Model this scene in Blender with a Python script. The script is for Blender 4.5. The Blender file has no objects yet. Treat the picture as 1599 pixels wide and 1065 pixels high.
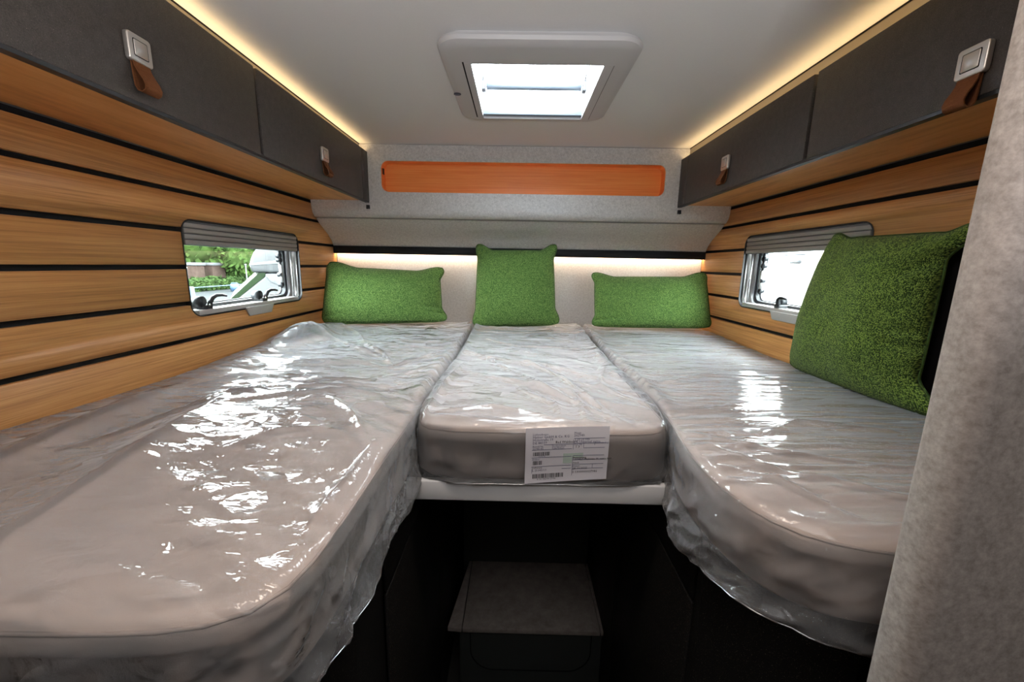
import bpy, bmesh, math, random
import numpy as np
from mathutils import Matrix, Vector, noise as mnoise

# ------------------------------------------------------------------ camera
SC = bpy.context.scene
COL = SC.collection
F_PX, W_PX, H_PX = 622.0, 1599.0, 1065.0
_d = np.array([808 - W_PX / 2, -(414 - H_PX / 2), -F_PX]); _d /= np.linalg.norm(_d)
_h = np.array([1, -0.018, 0.0]); _x = _h - _d * (_h @ _d); _x /= np.linalg.norm(_x)
_z = np.cross(_x, _d)
_M = np.array([_x, _d, _z])
cam = bpy.data.cameras.new('camera')
cam.sensor_width = 36; cam.sensor_fit = 'HORIZONTAL'
cam.lens = F_PX * 36 / W_PX
cam.clip_start = 0.01; cam.clip_end = 300
camo = bpy.data.objects.new('camera', cam); COL.objects.link(camo)
camo.matrix_world = Matrix([list(_M[i]) + [0] for i in range(3)] + [[0, 0, 0, 1]])
SC.camera = camo

# ------------------------------------------------------------------ world, exposure, lights
SKY = 40.0
LED = 12.0
wd = bpy.data.worlds.new('overcast_sky'); SC.world = wd; wd.use_nodes = True
bg = wd.node_tree.nodes['Background']
bg.inputs[0].default_value = (0.89, 0.96, 1.0, 1); bg.inputs[1].default_value = SKY
SC.view_settings.view_transform = 'Standard'; SC.view_settings.look = 'None'
SC.view_settings.gamma = 1; SC.view_settings.use_curve_mapping = False
SC.view_settings.exposure = 0.0
SC.cycles.max_bounces = 10; SC.cycles.diffuse_bounces = 6; SC.cycles.glossy_bounces = 4
SC.cycles.transparent_max_bounces = 16; SC.cycles.caustics_reflective = False
SC.cycles.sample_clamp_indirect = 6; SC.cycles.use_denoising = True

def area(name, loc, rot, sx, sy, power, color, portal=False):
    l = bpy.data.lights.new(name, 'AREA'); l.shape = 'RECTANGLE'; l.size = sx; l.size_y = sy
    l.energy = power; l.color = color
    if portal: l.cycles.is_portal = True
    o = bpy.data.objects.new(name, l); COL.objects.link(o); o.location = loc; o.rotation_euler = rot
    return o
# unseen fill light added behind the camera to brighten ceiling and back wall
area('ceiling_fill_light', (0.05, -0.55, -0.12), (math.radians(150), 0, 0), 0.3, 0.2, 30, (0.99, 0.975, 0.99))
# unseen fill light added over the bed ends (its housing is built with the ceiling)
area('bed_fill_light', (0.04, 0.46, 0.541), (0, 0, 0), 0.46, 0.10, 3.4, (1.0, 0.86, 0.74))

# ------------------------------------------------------------------ helpers
def sh(m):
    m.use_nodes = True
    return m.node_tree, m.node_tree.nodes, m.node_tree.links

def princ(name, col, rough=0.5, metal=0.0, spec=0.5):
    m = bpy.data.materials.new(name); t, n, l = sh(m)
    b = n['Principled BSDF']
    b.inputs['Base Color'].default_value = (*col, 1); b.inputs['Roughness'].default_value = rough
    b.inputs['Metallic'].default_value = metal; b.inputs['Specular IOR Level'].default_value = spec
    return m

def texco(n, l, scale, kind='Object', rot=(0, 0, 0)):
    tc = n.new('ShaderNodeTexCoord'); mp = n.new('ShaderNodeMapping')
    mp.inputs['Scale'].default_value = scale; mp.inputs['Rotation'].default_value = rot
    l.new(tc.outputs[kind], mp.inputs['Vector'])
    return mp.outputs['Vector']

def noise_n(n, l, vec, scale=1, detail=4, rough=0.55, dist=0):
    x = n.new('ShaderNodeTexNoise'); x.inputs['Scale'].default_value = scale
    x.inputs['Detail'].default_value = detail; x.inputs['Roughness'].default_value = rough
    x.inputs['Distortion'].default_value = dist
    l.new(vec, x.inputs['Vector']); return x.outputs['Fac']

def ramp(n, l, fac, stops):
    r = n.new('ShaderNodeValToRGB'); e = r.color_ramp.elements
    while len(e) < len(stops): e.new(0.5)
    for i, (p, c) in enumerate(stops):
        e[i].position = p; e[i].color = (*c, 1)
    l.new(fac, r.inputs['Fac']); return r.outputs['Color']

def math_n(n, l, op, a, b=None, clamp=False):
    x = n.new('ShaderNodeMath'); x.operation = op; x.use_clamp = clamp
    for i, v in enumerate((a, b)):
        if v is None: continue
        if isinstance(v, (int, float)): x.inputs[i].default_value = v
        else: l.new(v, x.inputs[i])
    return x.outputs[0]

def bump(n, l, h, strength, dist, normal=None):
    b = n.new('ShaderNodeBump'); b.inputs['Strength'].default_value = strength
    b.inputs['Distance'].default_value = dist
    l.new(h, b.inputs['Height'])
    if normal is not None: l.new(normal, b.inputs['Normal'])
    return b.outputs['Normal']

def mixc(n, l, fac, a, b, mode='MIX'):
    x = n.new('ShaderNodeMix'); x.data_type = 'RGBA'; x.blend_type = mode
    for s, v in ((0, fac), (6, a), (7, b)):
        if isinstance(v, (int, float)): x.inputs[s].default_value = v
        elif isinstance(v, tuple): x.inputs[s].default_value = (*v, 1)
        else: l.new(v, x.inputs[s])
    return x.outputs[2]

def wood(name, dark, mid, light, rough=0.42, axis='Y'):
    m = bpy.data.materials.new(name); t, n, l = sh(m); b = n['Principled BSDF']
    sc = (14, 2.2, 150) if axis == 'Y' else (2.2, 14, 150)
    sf = (60, 9, 560) if axis == 'Y' else (9, 60, 560)
    oi = n.new('ShaderNodeObjectInfo')
    tc = n.new('ShaderNodeTexCoord'); add = n.new('ShaderNodeVectorMath'); add.operation = 'ADD'
    comb = n.new('ShaderNodeCombineXYZ')
    l.new(math_n(n, l, 'MULTIPLY', oi.outputs['Random'], 7.0), comb.inputs[1])
    l.new(tc.outputs['Object'], add.inputs[0]); l.new(comb.outputs[0], add.inputs[1])
    def mp(s):
        q = n.new('ShaderNodeMapping'); q.inputs['Scale'].default_value = s
        l.new(add.outputs[0], q.inputs['Vector']); return q.outputs['Vector']
    n1 = noise_n(n, l, mp(sc), 1, 3, 0.6, 0.4)
    n2 = noise_n(n, l, mp(sf), 1, 3, 0.7)
    n3 = noise_n(n, l, mp((3, 2.0, 9) if axis == 'Y' else (2.0, 3, 9)), 1, 2)
    f = math_n(n, l, 'ADD', math_n(n, l, 'MULTIPLY', n1, 0.5), math_n(n, l, 'MULTIPLY', n2, 0.35))
    f = math_n(n, l, 'ADD', f, math_n(n, l, 'MULTIPLY', n3, 0.15))
    c = ramp(n, l, f, [(0.37, dark), (0.5, mid), (0.63, light)])
    l.new(c, b.inputs['Base Color']); b.inputs['Roughness'].default_value = rough
    l.new(bump(n, l, n2, 0.12, 0.001), b.inputs['Normal'])
    return m

def felt(name, c1, c2, scale=260, rough=0.95, stretch=(1, 1, 1)):
    m = bpy.data.materials.new(name); t, n, l = sh(m); b = n['Principled BSDF']
    v = texco(n, l, stretch)
    a = noise_n(n, l, v, scale, 5, 0.65); d = noise_n(n, l, v, scale * 0.42, 4, 0.6)
    f = math_n(n, l, 'ADD', math_n(n, l, 'MULTIPLY', a, 0.55), math_n(n, l, 'MULTIPLY', d, 0.45))
    l.new(ramp(n, l, f, [(0.36, c1), (0.64, c2)]), b.inputs['Base Color'])
    b.inputs['Roughness'].default_value = rough; b.inputs['Specular IOR Level'].default_value = 0.15
    b.inputs['Sheen Weight'].default_value = 0.15
    l.new(bump(n, l, a, 0.25, 0.001), b.inputs['Normal'])
    return m

def speckle(name, c, c2, rough=0.5):
    m = bpy.data.materials.new(name); t, n, l = sh(m); b = n['Principled BSDF']
    v = texco(n, l, (1, 1, 1))
    a = noise_n(n, l, v, 420, 3, 0.8); d = noise_n(n, l, v, 60, 4, 0.6); s = noise_n(n, l, v, 800, 1, 0.5)
    f = math_n(n, l, 'ADD', math_n(n, l, 'MULTIPLY', a, 0.7), math_n(n, l, 'MULTIPLY', d, 0.3))
    base = ramp(n, l, f, [(0.38, c), (0.62, c2)])
    sp = ramp(n, l, s, [(0.69, (0, 0, 0)), (0.78, (1, 1, 1))])
    l.new(mixc(n, l, sp, base, (0.34, 0.28, 0.22)), b.inputs['Base Color'])
    b.inputs['Roughness'].default_value = rough; b.inputs['Specular IOR Level'].default_value = 0.25
    l.new(bump(n, l, a, 0.25, 0.0008), b.inputs['Normal'])
    return m

def fabric(name, c1, c2, scale=900):
    m = bpy.data.materials.new(name); t, n, l = sh(m); b = n['Principled BSDF']
    v = texco(n, l, (1, 1, 1)); a = noise_n(n, l, v, scale, 2, 0.6); d = noise_n(n, l, v, 5, 3, 0.5)
    l.new(ramp(n, l, math_n(n, l, 'ADD', math_n(n, l, 'MULTIPLY', a, 0.5), math_n(n, l, 'MULTIPLY', d, 0.5)),
               [(0.35, c1), (0.65, c2)]), b.inputs['Base Color'])
    b.inputs['Roughness'].default_value = 0.9; b.inputs['Specular IOR Level'].default_value = 0.1
    l.new(bump(n, l, a, 0.3, 0.001), b.inputs['Normal'])
    return m

def weave(name, bright, mid, dark, nu, nv):
    m = bpy.data.materials.new(name); t, n, l = sh(m); b = n['Principled BSDF']
    vo = texco(n, l, (1, 1, 1)); vu = texco(n, l, (nu * 1.2, nv * 1.2, 1), 'UV', rot=(0, 0, math.radians(8)))
    vn = n.new('ShaderNodeTexVoronoi'); vn.voronoi_dimensions = '2D'; vn.inputs['Scale'].default_value = 1.0
    vn.inputs['Randomness'].default_value = 0.62; l.new(vu, vn.inputs['Vector'])
    big = noise_n(n, l, vo, 90, 3, 0.7)
    sepc = n.new('ShaderNodeSeparateXYZ'); l.new(vn.outputs['Color'], sepc.inputs[0])
    bead = math_n(n, l, 'SUBTRACT', 0.86, vn.outputs['Distance'], True)          # rounded stitch, dark between
    f = math_n(n, l, 'ADD', math_n(n, l, 'MULTIPLY', bead, 0.62), math_n(n, l, 'MULTIPLY', big, 0.22))
    f = math_n(n, l, 'ADD', f, math_n(n, l, 'MULTIPLY', sepc.outputs[0], 0.22))
    l.new(ramp(n, l, f, [(0.36, dark), (0.56, mid), (0.80, bright)]), b.inputs['Base Color'])
    b.inputs['Roughness'].default_value = 0.95; b.inputs['Specular IOR Level'].default_value = 0.1
    b.inputs['Sheen Weight'].default_value = 0.1
    l.new(bump(n, l, f, 0.6, 0.003), b.inputs['Normal'])
    return m

def thin_glass(name, tint=(1, 1, 1), rough=0.02, fac=0.06):
    m = bpy.data.materials.new(name); t, n, l = sh(m)
    n.remove(n['Principled BSDF'])
    tr = n.new('ShaderNodeBsdfTransparent'); tr.inputs[0].default_value = (*tint, 1)
    gl = n.new('ShaderNodeBsdfGlossy'); gl.inputs['Roughness'].default_value = rough
    mx = n.new('ShaderNodeMixShader'); mx.inputs[0].default_value = fac
    l.new(tr.outputs[0], mx.inputs[1]); l.new(gl.outputs[0], mx.inputs[2])
    l.new(mx.outputs[0], n['Material Output'].inputs[0])
    return m

def film_mat(name, stretch, rot, haze=0.1, crinkle=1.0, facet=28.0, streak=1.0, rough=0.09):
    """clear polythene: thin-walled gloss over transparency, crumpled relief in the normal"""
    m = bpy.data.materials.new(name); t, n, l = sh(m)
    n.remove(n['Principled BSDF'])
    v = texco(n, l, stretch, rot=rot)
    warp = n.new('ShaderNodeTexNoise'); warp.inputs['Scale'].default_value = 9; warp.inputs['Detail'].default_value = 2
    l.new(v, warp.inputs['Vector'])
    vm = n.new('ShaderNodeVectorMath'); vm.operation = 'MULTIPLY_ADD'
    vm.inputs[1].default_value = (0.07, 0.07, 0.07); l.new(warp.outputs['Color'], vm.inputs[0]); l.new(v, vm.inputs[2])
    # flat shards: each Voronoi cell tilts its own way
    vo = n.new('ShaderNodeTexVoronoi'); vo.inputs['Scale'].default_value = facet
    l.new(vm.outputs[0], vo.inputs['Vector'])
    sub = n.new('ShaderNodeVectorMath'); sub.operation = 'SUBTRACT'
    sc = n.new('ShaderNodeVectorMath'); sc.operation = 'SCALE'; sc.inputs[3].default_value = 1.0
    l.new(vm.outputs[0], sub.inputs[0]); l.new(vo.outputs['Position'], sub.inputs[1])
    cs = n.new('ShaderNodeVectorMath'); cs.operation = 'SUBTRACT'; cs.inputs[1].default_value = (0.5, 0.5, 0.5)
    l.new(vo.outputs['Color'], cs.inputs[0])
    dt = n.new('ShaderNodeVectorMath'); dt.operation = 'DOT_PRODUCT'
    l.new(sub.outputs[0], dt.inputs[0]); l.new(cs.outputs[0], dt.inputs[1])
    # crumpling comes in patches
    patch = ramp(n, l, noise_n(n, l, texco(n, l, (1, 1, 1)), 3.2, 2), [(0.40, (0.22,) * 3), (0.60, (1,) * 3)])
    h1 = math_n(n, l, 'MULTIPLY', dt.outputs['Value'], patch)
    st = noise_n(n, l, vm.outputs[0], 26, 3, 0.55, 0.6)
    st2 = noise_n(n, l, vm.outputs[0], 70, 2, 0.5)
    nb = bump(n, l, math_n(n, l, 'MULTIPLY', h1, 0.35 * crinkle), 1.0, 1.0)
    nb = bump(n, l, st, 0.55 * streak, 0.006, nb)
    nb = bump(n, l, math_n(n, l, 'MULTIPLY', st2, patch), 0.4 * crinkle, 0.002, nb)
    fr = n.new('ShaderNodeFresnel'); fr.inputs['IOR'].default_value = 1.5; l.new(nb, fr.inputs['Normal'])
    fac = math_n(n, l, 'MULTIPLY', fr.outputs[0], 1.0, True)
    tr = n.new('ShaderNodeBsdfTransparent'); tr.inputs[0].default_value = (1, 1, 1, 1)
    df = n.new('ShaderNodeBsdfDiffuse'); df.inputs[0].default_value = (0.85, 0.87, 0.9, 1); l.new(nb, df.inputs['Normal'])
    gl = n.new('ShaderNodeBsdfGlossy'); gl.inputs['Roughness'].default_value = rough; l.new(nb, gl.inputs['Normal'])
    m1 = n.new('ShaderNodeMixShader')
    # milkiness grows with the slant path through the film
    ge = n.new('ShaderNodeNewGeometry'); dc = n.new('ShaderNodeVectorMath'); dc.operation = 'DOT_PRODUCT'
    l.new(ge.outputs['Normal'], dc.inputs[0]); l.new(ge.outputs['Incoming'], dc.inputs[1])
    co = math_n(n, l, 'MAXIMUM', math_n(n, l, 'ABSOLUTE', dc.outputs['Value']), 0.12)
    hz = math_n(n, l, 'SUBTRACT', 1.0, math_n(n, l, 'POWER', 1 - haze, math_n(n, l, 'DIVIDE', 1.0, co)))
    l.new(hz, m1.inputs[0])
    l.new(tr.outputs[0], m1.inputs[1]); l.new(df.outputs[0], m1.inputs[2])
    m2 = n.new('ShaderNodeMixShader'); l.new(fac, m2.inputs[0])
    l.new(m1.outputs[0], m2.inputs[1]); l.new(gl.outputs[0], m2.inputs[2])
    l.new(m2.outputs[0], n['Material Output'].inputs[0])
    return m

def emit(name, col, s):
    m = bpy.data.materials.new(name); t, n, l = sh(m); n.remove(n['Principled BSDF'])
    e = n.new('ShaderNodeEmission'); e.inputs[0].default_value = (*col, 1); e.inputs[1].default_value = s
    l.new(e.outputs[0], n['Material Output'].inputs[0]); return m

MAT = dict(
    plank=wood('bamboo_plank', (0.36, 0.155, 0.048), (0.56, 0.262, 0.086), (0.68, 0.36, 0.135)),
    underside=wood('bamboo_underside', (0.50, 0.215, 0.07), (0.68, 0.32, 0.105), (0.76, 0.40, 0.15)),
    niche=wood('orange_veneer', (0.80, 0.22, 0.045), (0.90, 0.30, 0.07), (0.94, 0.37, 0.10), axis='X'),
    black=princ('black_joint', (0.008, 0.008, 0.009), 0.7, spec=0.2),
    cab=speckle('anthracite_laminate', (0.044, 0.038, 0.034), (0.084, 0.074, 0.067), 0.48),
    cabedge=princ('anthracite_edge', (0.012, 0.013, 0.014), 0.45),
    rail=princ('cove_rail', (0.34, 0.29, 0.22), 0.6),
    ceil=felt('pale_grey_ceiling', (0.83, 0.83, 0.825), (0.86, 0.86, 0.855), 500),
    felt=felt('grey_felt', (0.52, 0.515, 0.51), (0.78, 0.775, 0.765), 230),
    felt_back=felt('light_grey_felt', (0.40, 0.39, 0.39), (0.58, 0.565, 0.56), 260),
    felt_end=felt('taupe_felt', (0.235, 0.205, 0.185), (0.40, 0.352, 0.322), 190, stretch=(1, 1, 1.0)),
    mattress=fabric('beige_ticking', (0.50, 0.395, 0.335), (0.57, 0.46, 0.40)),
    white=princ('white_laminate', (0.80, 0.79, 0.79), 0.4),
    plastic=princ('pale_grey_plastic', (0.60, 0.60, 0.61), 0.45),
    plastic_dark=princ('grey_plastic', (0.10, 0.10, 0.105), 0.5),
    alu=princ('brushed_aluminium', (0.55, 0.545, 0.54), 0.42, 0.7),
    nickel=princ('satin_nickel', (0.74, 0.70, 0.66), 0.34, 0.85),
    silver=princ('silver_frame', (0.50, 0.48, 0.46), 0.5, 0.1),
    blind=princ('grey_blind', (0.30, 0.285, 0.27), 0.45, 0.2),
    rubber=princ('black_rubber', (0.012, 0.014, 0.017), 0.45),
    pane=thin_glass('acrylic_pane', (0.93, 0.96, 0.95), 0.02, 0.05),
    dome=thin_glass('hatch_dome', (0.80, 0.84, 0.87), 0.05, 0.05),
    leather=fabric('tan_leather', (0.12, 0.045, 0.018), (0.175, 0.066, 0.026), 300),
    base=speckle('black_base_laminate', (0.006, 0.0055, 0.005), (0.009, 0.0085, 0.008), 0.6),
    tread=felt('dark_step_carpet', (0.27, 0.235, 0.21), (0.42, 0.37, 0.335), 40),
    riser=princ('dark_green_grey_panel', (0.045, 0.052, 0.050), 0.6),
    led=emit('warm_led', (1.0, 0.68, 0.33), LED),
    ledw=emit('warm_white_led', (1.0, 0.74, 0.50), 85.0),
    smoke=princ('blue_grey_plastic', (0.17, 0.20, 0.24), 0.4),
    stone=princ('grey_cap_stone', (0.05, 0.052, 0.055), 0.7),
    hem=thin_glass('folded_film_edge', (0.9, 0.9, 0.9), 0.15, 0.35),
    paper=princ('label_paper', (0.76, 0.74, 0.79), 0.7),
    ink=princ('black_ink', (0.02, 0.02, 0.025), 0.8),
    ink2=princ('grey_ink', (0.10, 0.10, 0.20), 0.8),
    green_ink=princ('pale_green_ink', (0.55, 0.66, 0.59), 0.8),
    navy=princ('navy_sticker', (0.012, 0.014, 0.06), 0.3),
    navy2=princ('pale_blue_print', (0.12, 0.13, 0.25), 0.4),
    green=weave('green_weave', (0.27, 0.405, 0.12), (0.125, 0.225, 0.055), (0.03, 0.075, 0.018), 150, 76),
    green_sq=weave('green_weave_square', (0.27, 0.405, 0.12), (0.125, 0.225, 0.055), (0.03, 0.075, 0.018), 108, 108),
    green_near=weave('green_weave_coarse', (0.30, 0.39, 0.075), (0.10, 0.165, 0.03), (0.010, 0.026, 0.008), 124, 124),
    floor=princ('dark_floor', (0.05, 0.045, 0.04), 0.5),
    room=princ('living_area_lining', (0.20, 0.19, 0.18), 0.8),
)

class MB:
    """collects shapes into one mesh"""
    def __init__(s): s.v = []; s.f = []; s.smooth = []
    def add(s, vs, fs, smooth=False):
        o = len(s.v); s.v += [tuple(map(float, p)) for p in vs]
        s.f += [tuple(i + o for i in f) for f in fs]; s.smooth += [smooth] * len(fs); return s
    def box(s, x0, x1, y0, y1, z0, z1):
        vs = [(x, y, z) for x in (x0, x1) for y in (y0, y1) for z in (z0, z1)]
        return s.add(vs, [(0, 1, 3, 2), (4, 6, 7, 5), (0, 4, 5, 1), (2, 3, 7, 6), (0, 2, 6, 4), (1, 5, 7, 3)])
    def prism(s, poly, a, b, put):
        """poly: 2D outline; put(p, q, t) -> xyz; extruded t from a to b"""
        n = len(poly)
        vs = [put(p, q, a) for p, q in poly] + [put(p, q, b) for p, q in poly]
        fs = [tuple(range(n))[::-1], tuple(range(n, 2 * n))]
        fs += [(i, (i + 1) % n, n + (i + 1) % n, n + i) for i in range(n)]
        return s.add(vs, fs)
    def ring(s, outer, inner, a, b, put):
        """closed frame between two outlines with equal point counts"""
        n = len(outer)
        vs = [put(p, q, t) for t in (a, b) for loop in (outer, inner) for p, q in loop]
        fs = []
        for i in range(n):
            j = (i + 1) % n
            fs += [(i, j, n + j, n + i), (2 * n + i, 3 * n + i, 3 * n + j, 2 * n + j),
                   (i, 2 * n + i, 2 * n + j, j), (n + i, n + j, 3 * n + j, 3 * n + i)]
        return s.add(vs, fs)
    def tube(s, path, r, seg=10, cap=True):
        P = [Vector(p) for p in path]; n = len(P); vs = []; rr = r if isinstance(r, (list, tuple)) else [r] * n
        up = None
        for i, p in enumerate(P):
            d = (P[min(i + 1, n - 1)] - P[max(i - 1, 0)]).normalized()
            if up is None: up = d.orthogonal().normalized()
            up = (up - d * up.dot(d)).normalized(); w = d.cross(up)
            for k in range(seg):
                a = 2 * math.pi * k / seg
                vs.append(p + (up * math.cos(a) + w * math.sin(a)) * rr[i])
        fs = [(i * seg + k, i * seg + (k + 1) % seg, (i + 1) * seg + (k + 1) % seg, (i + 1) * seg + k)
              for i in range(n - 1) for k in range(seg)]
        if cap: fs += [tuple(range(seg))[::-1], tuple(range((n - 1) * seg, n * seg))]
        return s.add(vs, fs, True)
    def ball(s, c, r, seg=12, rings=8, sc=(1, 1, 1)):
        vs = []; fs = []
        for i in range(rings + 1):
            th = math.pi * i / rings
            for k in range(seg):
                ph = 2 * math.pi * k / seg
                vs.append((c[0] + r * sc[0] * math.sin(th) * math.cos(ph), c[1] + r * sc[1] * math.sin(th) * math.sin(ph), c[2] + r * sc[2] * math.cos(th)))
        fs = [(i * seg + k, (i + 1) * seg + k, (i + 1) * seg + (k + 1) % seg, i * seg + (k + 1) % seg) for i in range(rings) for k in range(seg)]
        return s.add(vs, fs, True)
    def build(s, name, mat, parent=None, bev=0.0, seg=2, smooth=None, cut=None, kind=None):
        off = wloc(parent)
        me = bpy.data.meshes.new(name)
        me.from_pydata([(x - off[0], y - off[1], z - off[2]) for x, y, z in s.v], [], s.f)
        me.polygons.foreach_set('use_smooth', s.smooth)
        bm = bmesh.new(); bm.from_mesh(me)
        bmesh.ops.remove_doubles(bm, verts=bm.verts, dist=1e-6)
        bmesh.ops.recalc_face_normals(bm, faces=bm.faces)
        if bev > 0:
            es = [e for e in bm.edges if len(e.link_faces) == 2 and e.calc_face_angle(0) > math.radians(35)]
            bmesh.ops.bevel(bm, geom=es, offset=bev, segments=seg, profile=0.5, affect='EDGES', clamp_overlap=True)
            for f in bm.faces: f.smooth = True
        bm.to_mesh(me); bm.free()
        if bev > 0 or smooth:
            if smooth:
                for p in me.polygons: p.use_smooth = True
            me.set_sharp_from_angle(angle=math.radians(50))
        o = bpy.data.objects.new(name, me); COL.objects.link(o)
        if mat is not None: me.materials.append(mat)
        if parent is not None: o.parent = parent
        if cut is not None: boolean(o, cut)
        if kind: o['kind'] = kind
        return o

def wloc(o):
    v = Vector((0, 0, 0))
    while o is not None:
        v += o.location; o = o.parent
    return v

def boolean(o, cutter):
    md = o.modifiers.new('cut', 'BOOLEAN'); md.object = cutter; md.operation = 'DIFFERENCE'; md.solver = 'EXACT'
    dg = bpy.context.evaluated_depsgraph_get()
    me = bpy.data.meshes.new_from_object(o.evaluated_get(dg))
    o.modifiers.clear(); old = o.data; me.name = old.name; o.data = me
    bpy.data.meshes.remove(old)

def thing(name, label, cat, loc=(0, 0, 0), group=None):
    o = bpy.data.objects.new(name, None); COL.objects.link(o); o.location = loc; o.empty_display_size = 0.05
    o['label'] = label; o['category'] = cat
    if group: o['group'] = group
    return o

def tag(o, label, cat, group=None):
    o['label'] = label; o['category'] = cat
    if group: o['group'] = group
    return o

def rrect(a0, a1, b0, b1, r, n=6):
    pts = []
    for cx, cy, t0 in ((a1 - r, b1 - r, 0), (a0 + r, b1 - r, 90), (a0 + r, b0 + r, 180), (a1 - r, b0 + r, 270)):
        for k in range(n + 1):
            t = math.radians(t0 + 90 * k / n); pts.append((cx + r * math.cos(t), cy + r * math.sin(t)))
    return pts

# ------------------------------------------------------------------ room shell
XL, XR = -1.02, 1.03
CZ = 0.557
BED = -0.335
PLY = 0.014
wood_gap = [(-0.262, -0.2549), (-0.2411, -0.1424), (-0.1287, -0.0304), (-0.0168, 0.081), (0.0946, 0.1944), (0.208, 0.2816)]
plank_rows = [(-0.46, -0.2549)] + wood_gap[1:]
WIN = {-1: (1.232, 1.888, -0.182, 0.122), 1: (1.205, 1.868, -0.170, 0.146)}

def cutter(s):
    y0, y1, z0, z1 = WIN[s]
    X = XL if s < 0 else XR
    return MB().prism(rrect(y0, y1, z0, z1, 0.042), X - 0.2, X + 0.2, lambda p, q, t: (t, p, q)).build('window_cutter', None)

for s, side in ((-1, 'left'), (1, 'right')):
    X = XL if s < 0 else XR
    c = cutter(s)
    xa, xb = sorted((X + s * PLY, X + s * 0.075))
    w = MB().box(xa, xb, -1.7, 2.45, -1.62, CZ + 0.05).build('wall_' + side, MAT['black'], cut=c, kind='structure')
    y_start = 0.05 if s < 0 else 0.405
    for z0, z1 in plank_rows:
        xa, xb = sorted((X, X + s * PLY))
        MB().box(xa, xb, y_start, 2.285, z0, z1).build('plank', MAT['plank'], w, bev=0.0012, seg=1,
                                                       cut=c if z1 > -0.2 and z0 < 0.15 else None)
    # living area lining beside the camera
    xa, xb = sorted((X, X + s * PLY))
    MB().box(xa, xb, -1.6, y_start, -1.6, CZ).build('lining', MAT['room'], w)
    MB().box(xa, xb, y_start, 2.285, 0.2985, CZ).build('upper_lining', MAT['room'], w)
    bpy.data.objects.remove(c)

# unseen block added behind the camera to keep the left bed front dark
MB().box(XL + PLY, -0.25, -1.2, -0.30, -1.62, CZ).build('wall_light_blocker', princ('dark_blocker_wall', (0.12, 0.09, 0.065), 0.6), kind='structure')
# unseen dark sheet added under the ceiling to cut bounce onto bed fronts
MB().box(XL + PLY, XR - PLY, -1.6, -0.42, CZ - 0.012, CZ - 0.0005).build('light_blocker_2', princ('dark_blocker_panel', (0.10, 0.08, 0.065), 0.6), kind='structure')
# unseen flag added to stop the fill light reaching the bed fronts
MB().box(-0.238, XR - PLY - 0.001, -0.40, -0.36, -0.40, -0.075).build('light_blocker_1', princ('dark_blocker_flag', (0.05, 0.045, 0.04), 0.6), kind='structure')
# roof hatch opening
HX0, HX1, HY0, HY1 = -0.136, 0.222, 1.178, 1.580
cl = MB()
cl.box(XL - 0.08, HX0, -1.7, 2.45, CZ, CZ + 0.05); cl.box(HX1, XR + 0.08, -1.7, 2.45, CZ, CZ + 0.05)
cl.box(HX0, HX1, -1.7, HY0, CZ, CZ + 0.05); cl.box(HX0, HX1, HY1, 2.45, CZ, CZ + 0.05)
cl.build('ceiling', MAT['ceil'], kind='structure')
lamp = thing('bed_fill_housing', 'flat white housing of an added fill light above the near end of the beds', 'lamp', (0.04, 0.46, CZ))  # housing made up for the added fill light, out of view
MB().box(-0.20, 0.28, 0.40, 0.52, CZ - 0.012, CZ - 0.0005).build('housing', MAT['white'], lamp, bev=0.003)
MB().box(XL - 0.08, XR + 0.08, -1.7, 2.45, -1.68, -1.62).build('floor', MAT['floor'], kind='structure')
MB().box(XL - 0.08, XR + 0.08, -1.7, -1.6, -1.62, CZ).build('wall_front', MAT['room'], kind='structure')

# back wall: lower felt, recessed; sculpted upper felt panel with the niche
bw = MB().box(XL - 0.05, XR + 0.05, 2.36, 2.45, -1.62, CZ).build('wall_back', MAT['black'], kind='structure')
MB().box(XL, XR, 2.288, 2.36, -0.47, 0.075).build('lower_panel', MAT['felt_back'], bw)
# niche panel, vertical: felt board with a rounded slot
NX0, NX1, NZ0, NZ1 = -0.668, 0.702, 0.339, 0.482
put_y = lambda p, q, t: (p, t, q)
BY = 2.033
def slot_board(x0, x1, z0, z1, y0, y1, name, mat, parent):
    inner = rrect(NX0, NX1, NZ0, NZ1, 0.035, 8)
    c0 = ((NX0 + NX1) / 2, (NZ0 + NZ1) / 2); outer = []
    k = 8 + 1
    # outline with the same count: each arc of the slot fans to one corner
    cor = [(x1, z1), (x0, z1), (x0, z0), (x1, z0)]
    for i in range(4):
        for j in range(k):
            outer.append(cor[i])
    b = MB(); n = len(outer)
    vs = [put_y(p, q, t) for t in (y0, y1) for lp in (outer, inner) for p, q in lp]; fs = []
    for i in range(n):
        j = (i + 1) % n
        fs += [(i, j, n + j, n + i), (2 * n + i, 3 * n + i, 3 * n + j, 2 * n + j), (n + i, n + j, 3 * n + j, 3 * n + i)]
    b.add(vs, fs)
    b.v = b.v
    return b.build(name, mat, parent)
nb_ = slot_board(XL, XR, 0.287, CZ - 0.002, BY, BY + 0.012, 'niche_panel', MAT['felt'], bw)
bm = bmesh.new(); bm.from_mesh(nb_.data); bmesh.ops.dissolve_degenerate(bm, edges=bm.edges, dist=1e-5); bm.to_mesh(nb_.data); bm.free()
slot_out = rrect(NX0 - 0.001, NX1 + 0.001, NZ0 - 0.001, NZ1 + 0.001, 0.036, 8)
slot_in = rrect(NX0 + 0.001, NX1 - 0.001, NZ0 + 0.001, NZ1 - 0.001, 0.034, 8)
ni = MB().prism(slot_out, BY + 0.058, BY + 0.066, put_y).build('niche_back', MAT['niche'], bw)
MB().ring(slot_out, slot_in, BY + 0.006, BY + 0.058, put_y).build('niche_surround', MAT['niche'], bw, smooth=True)
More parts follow.
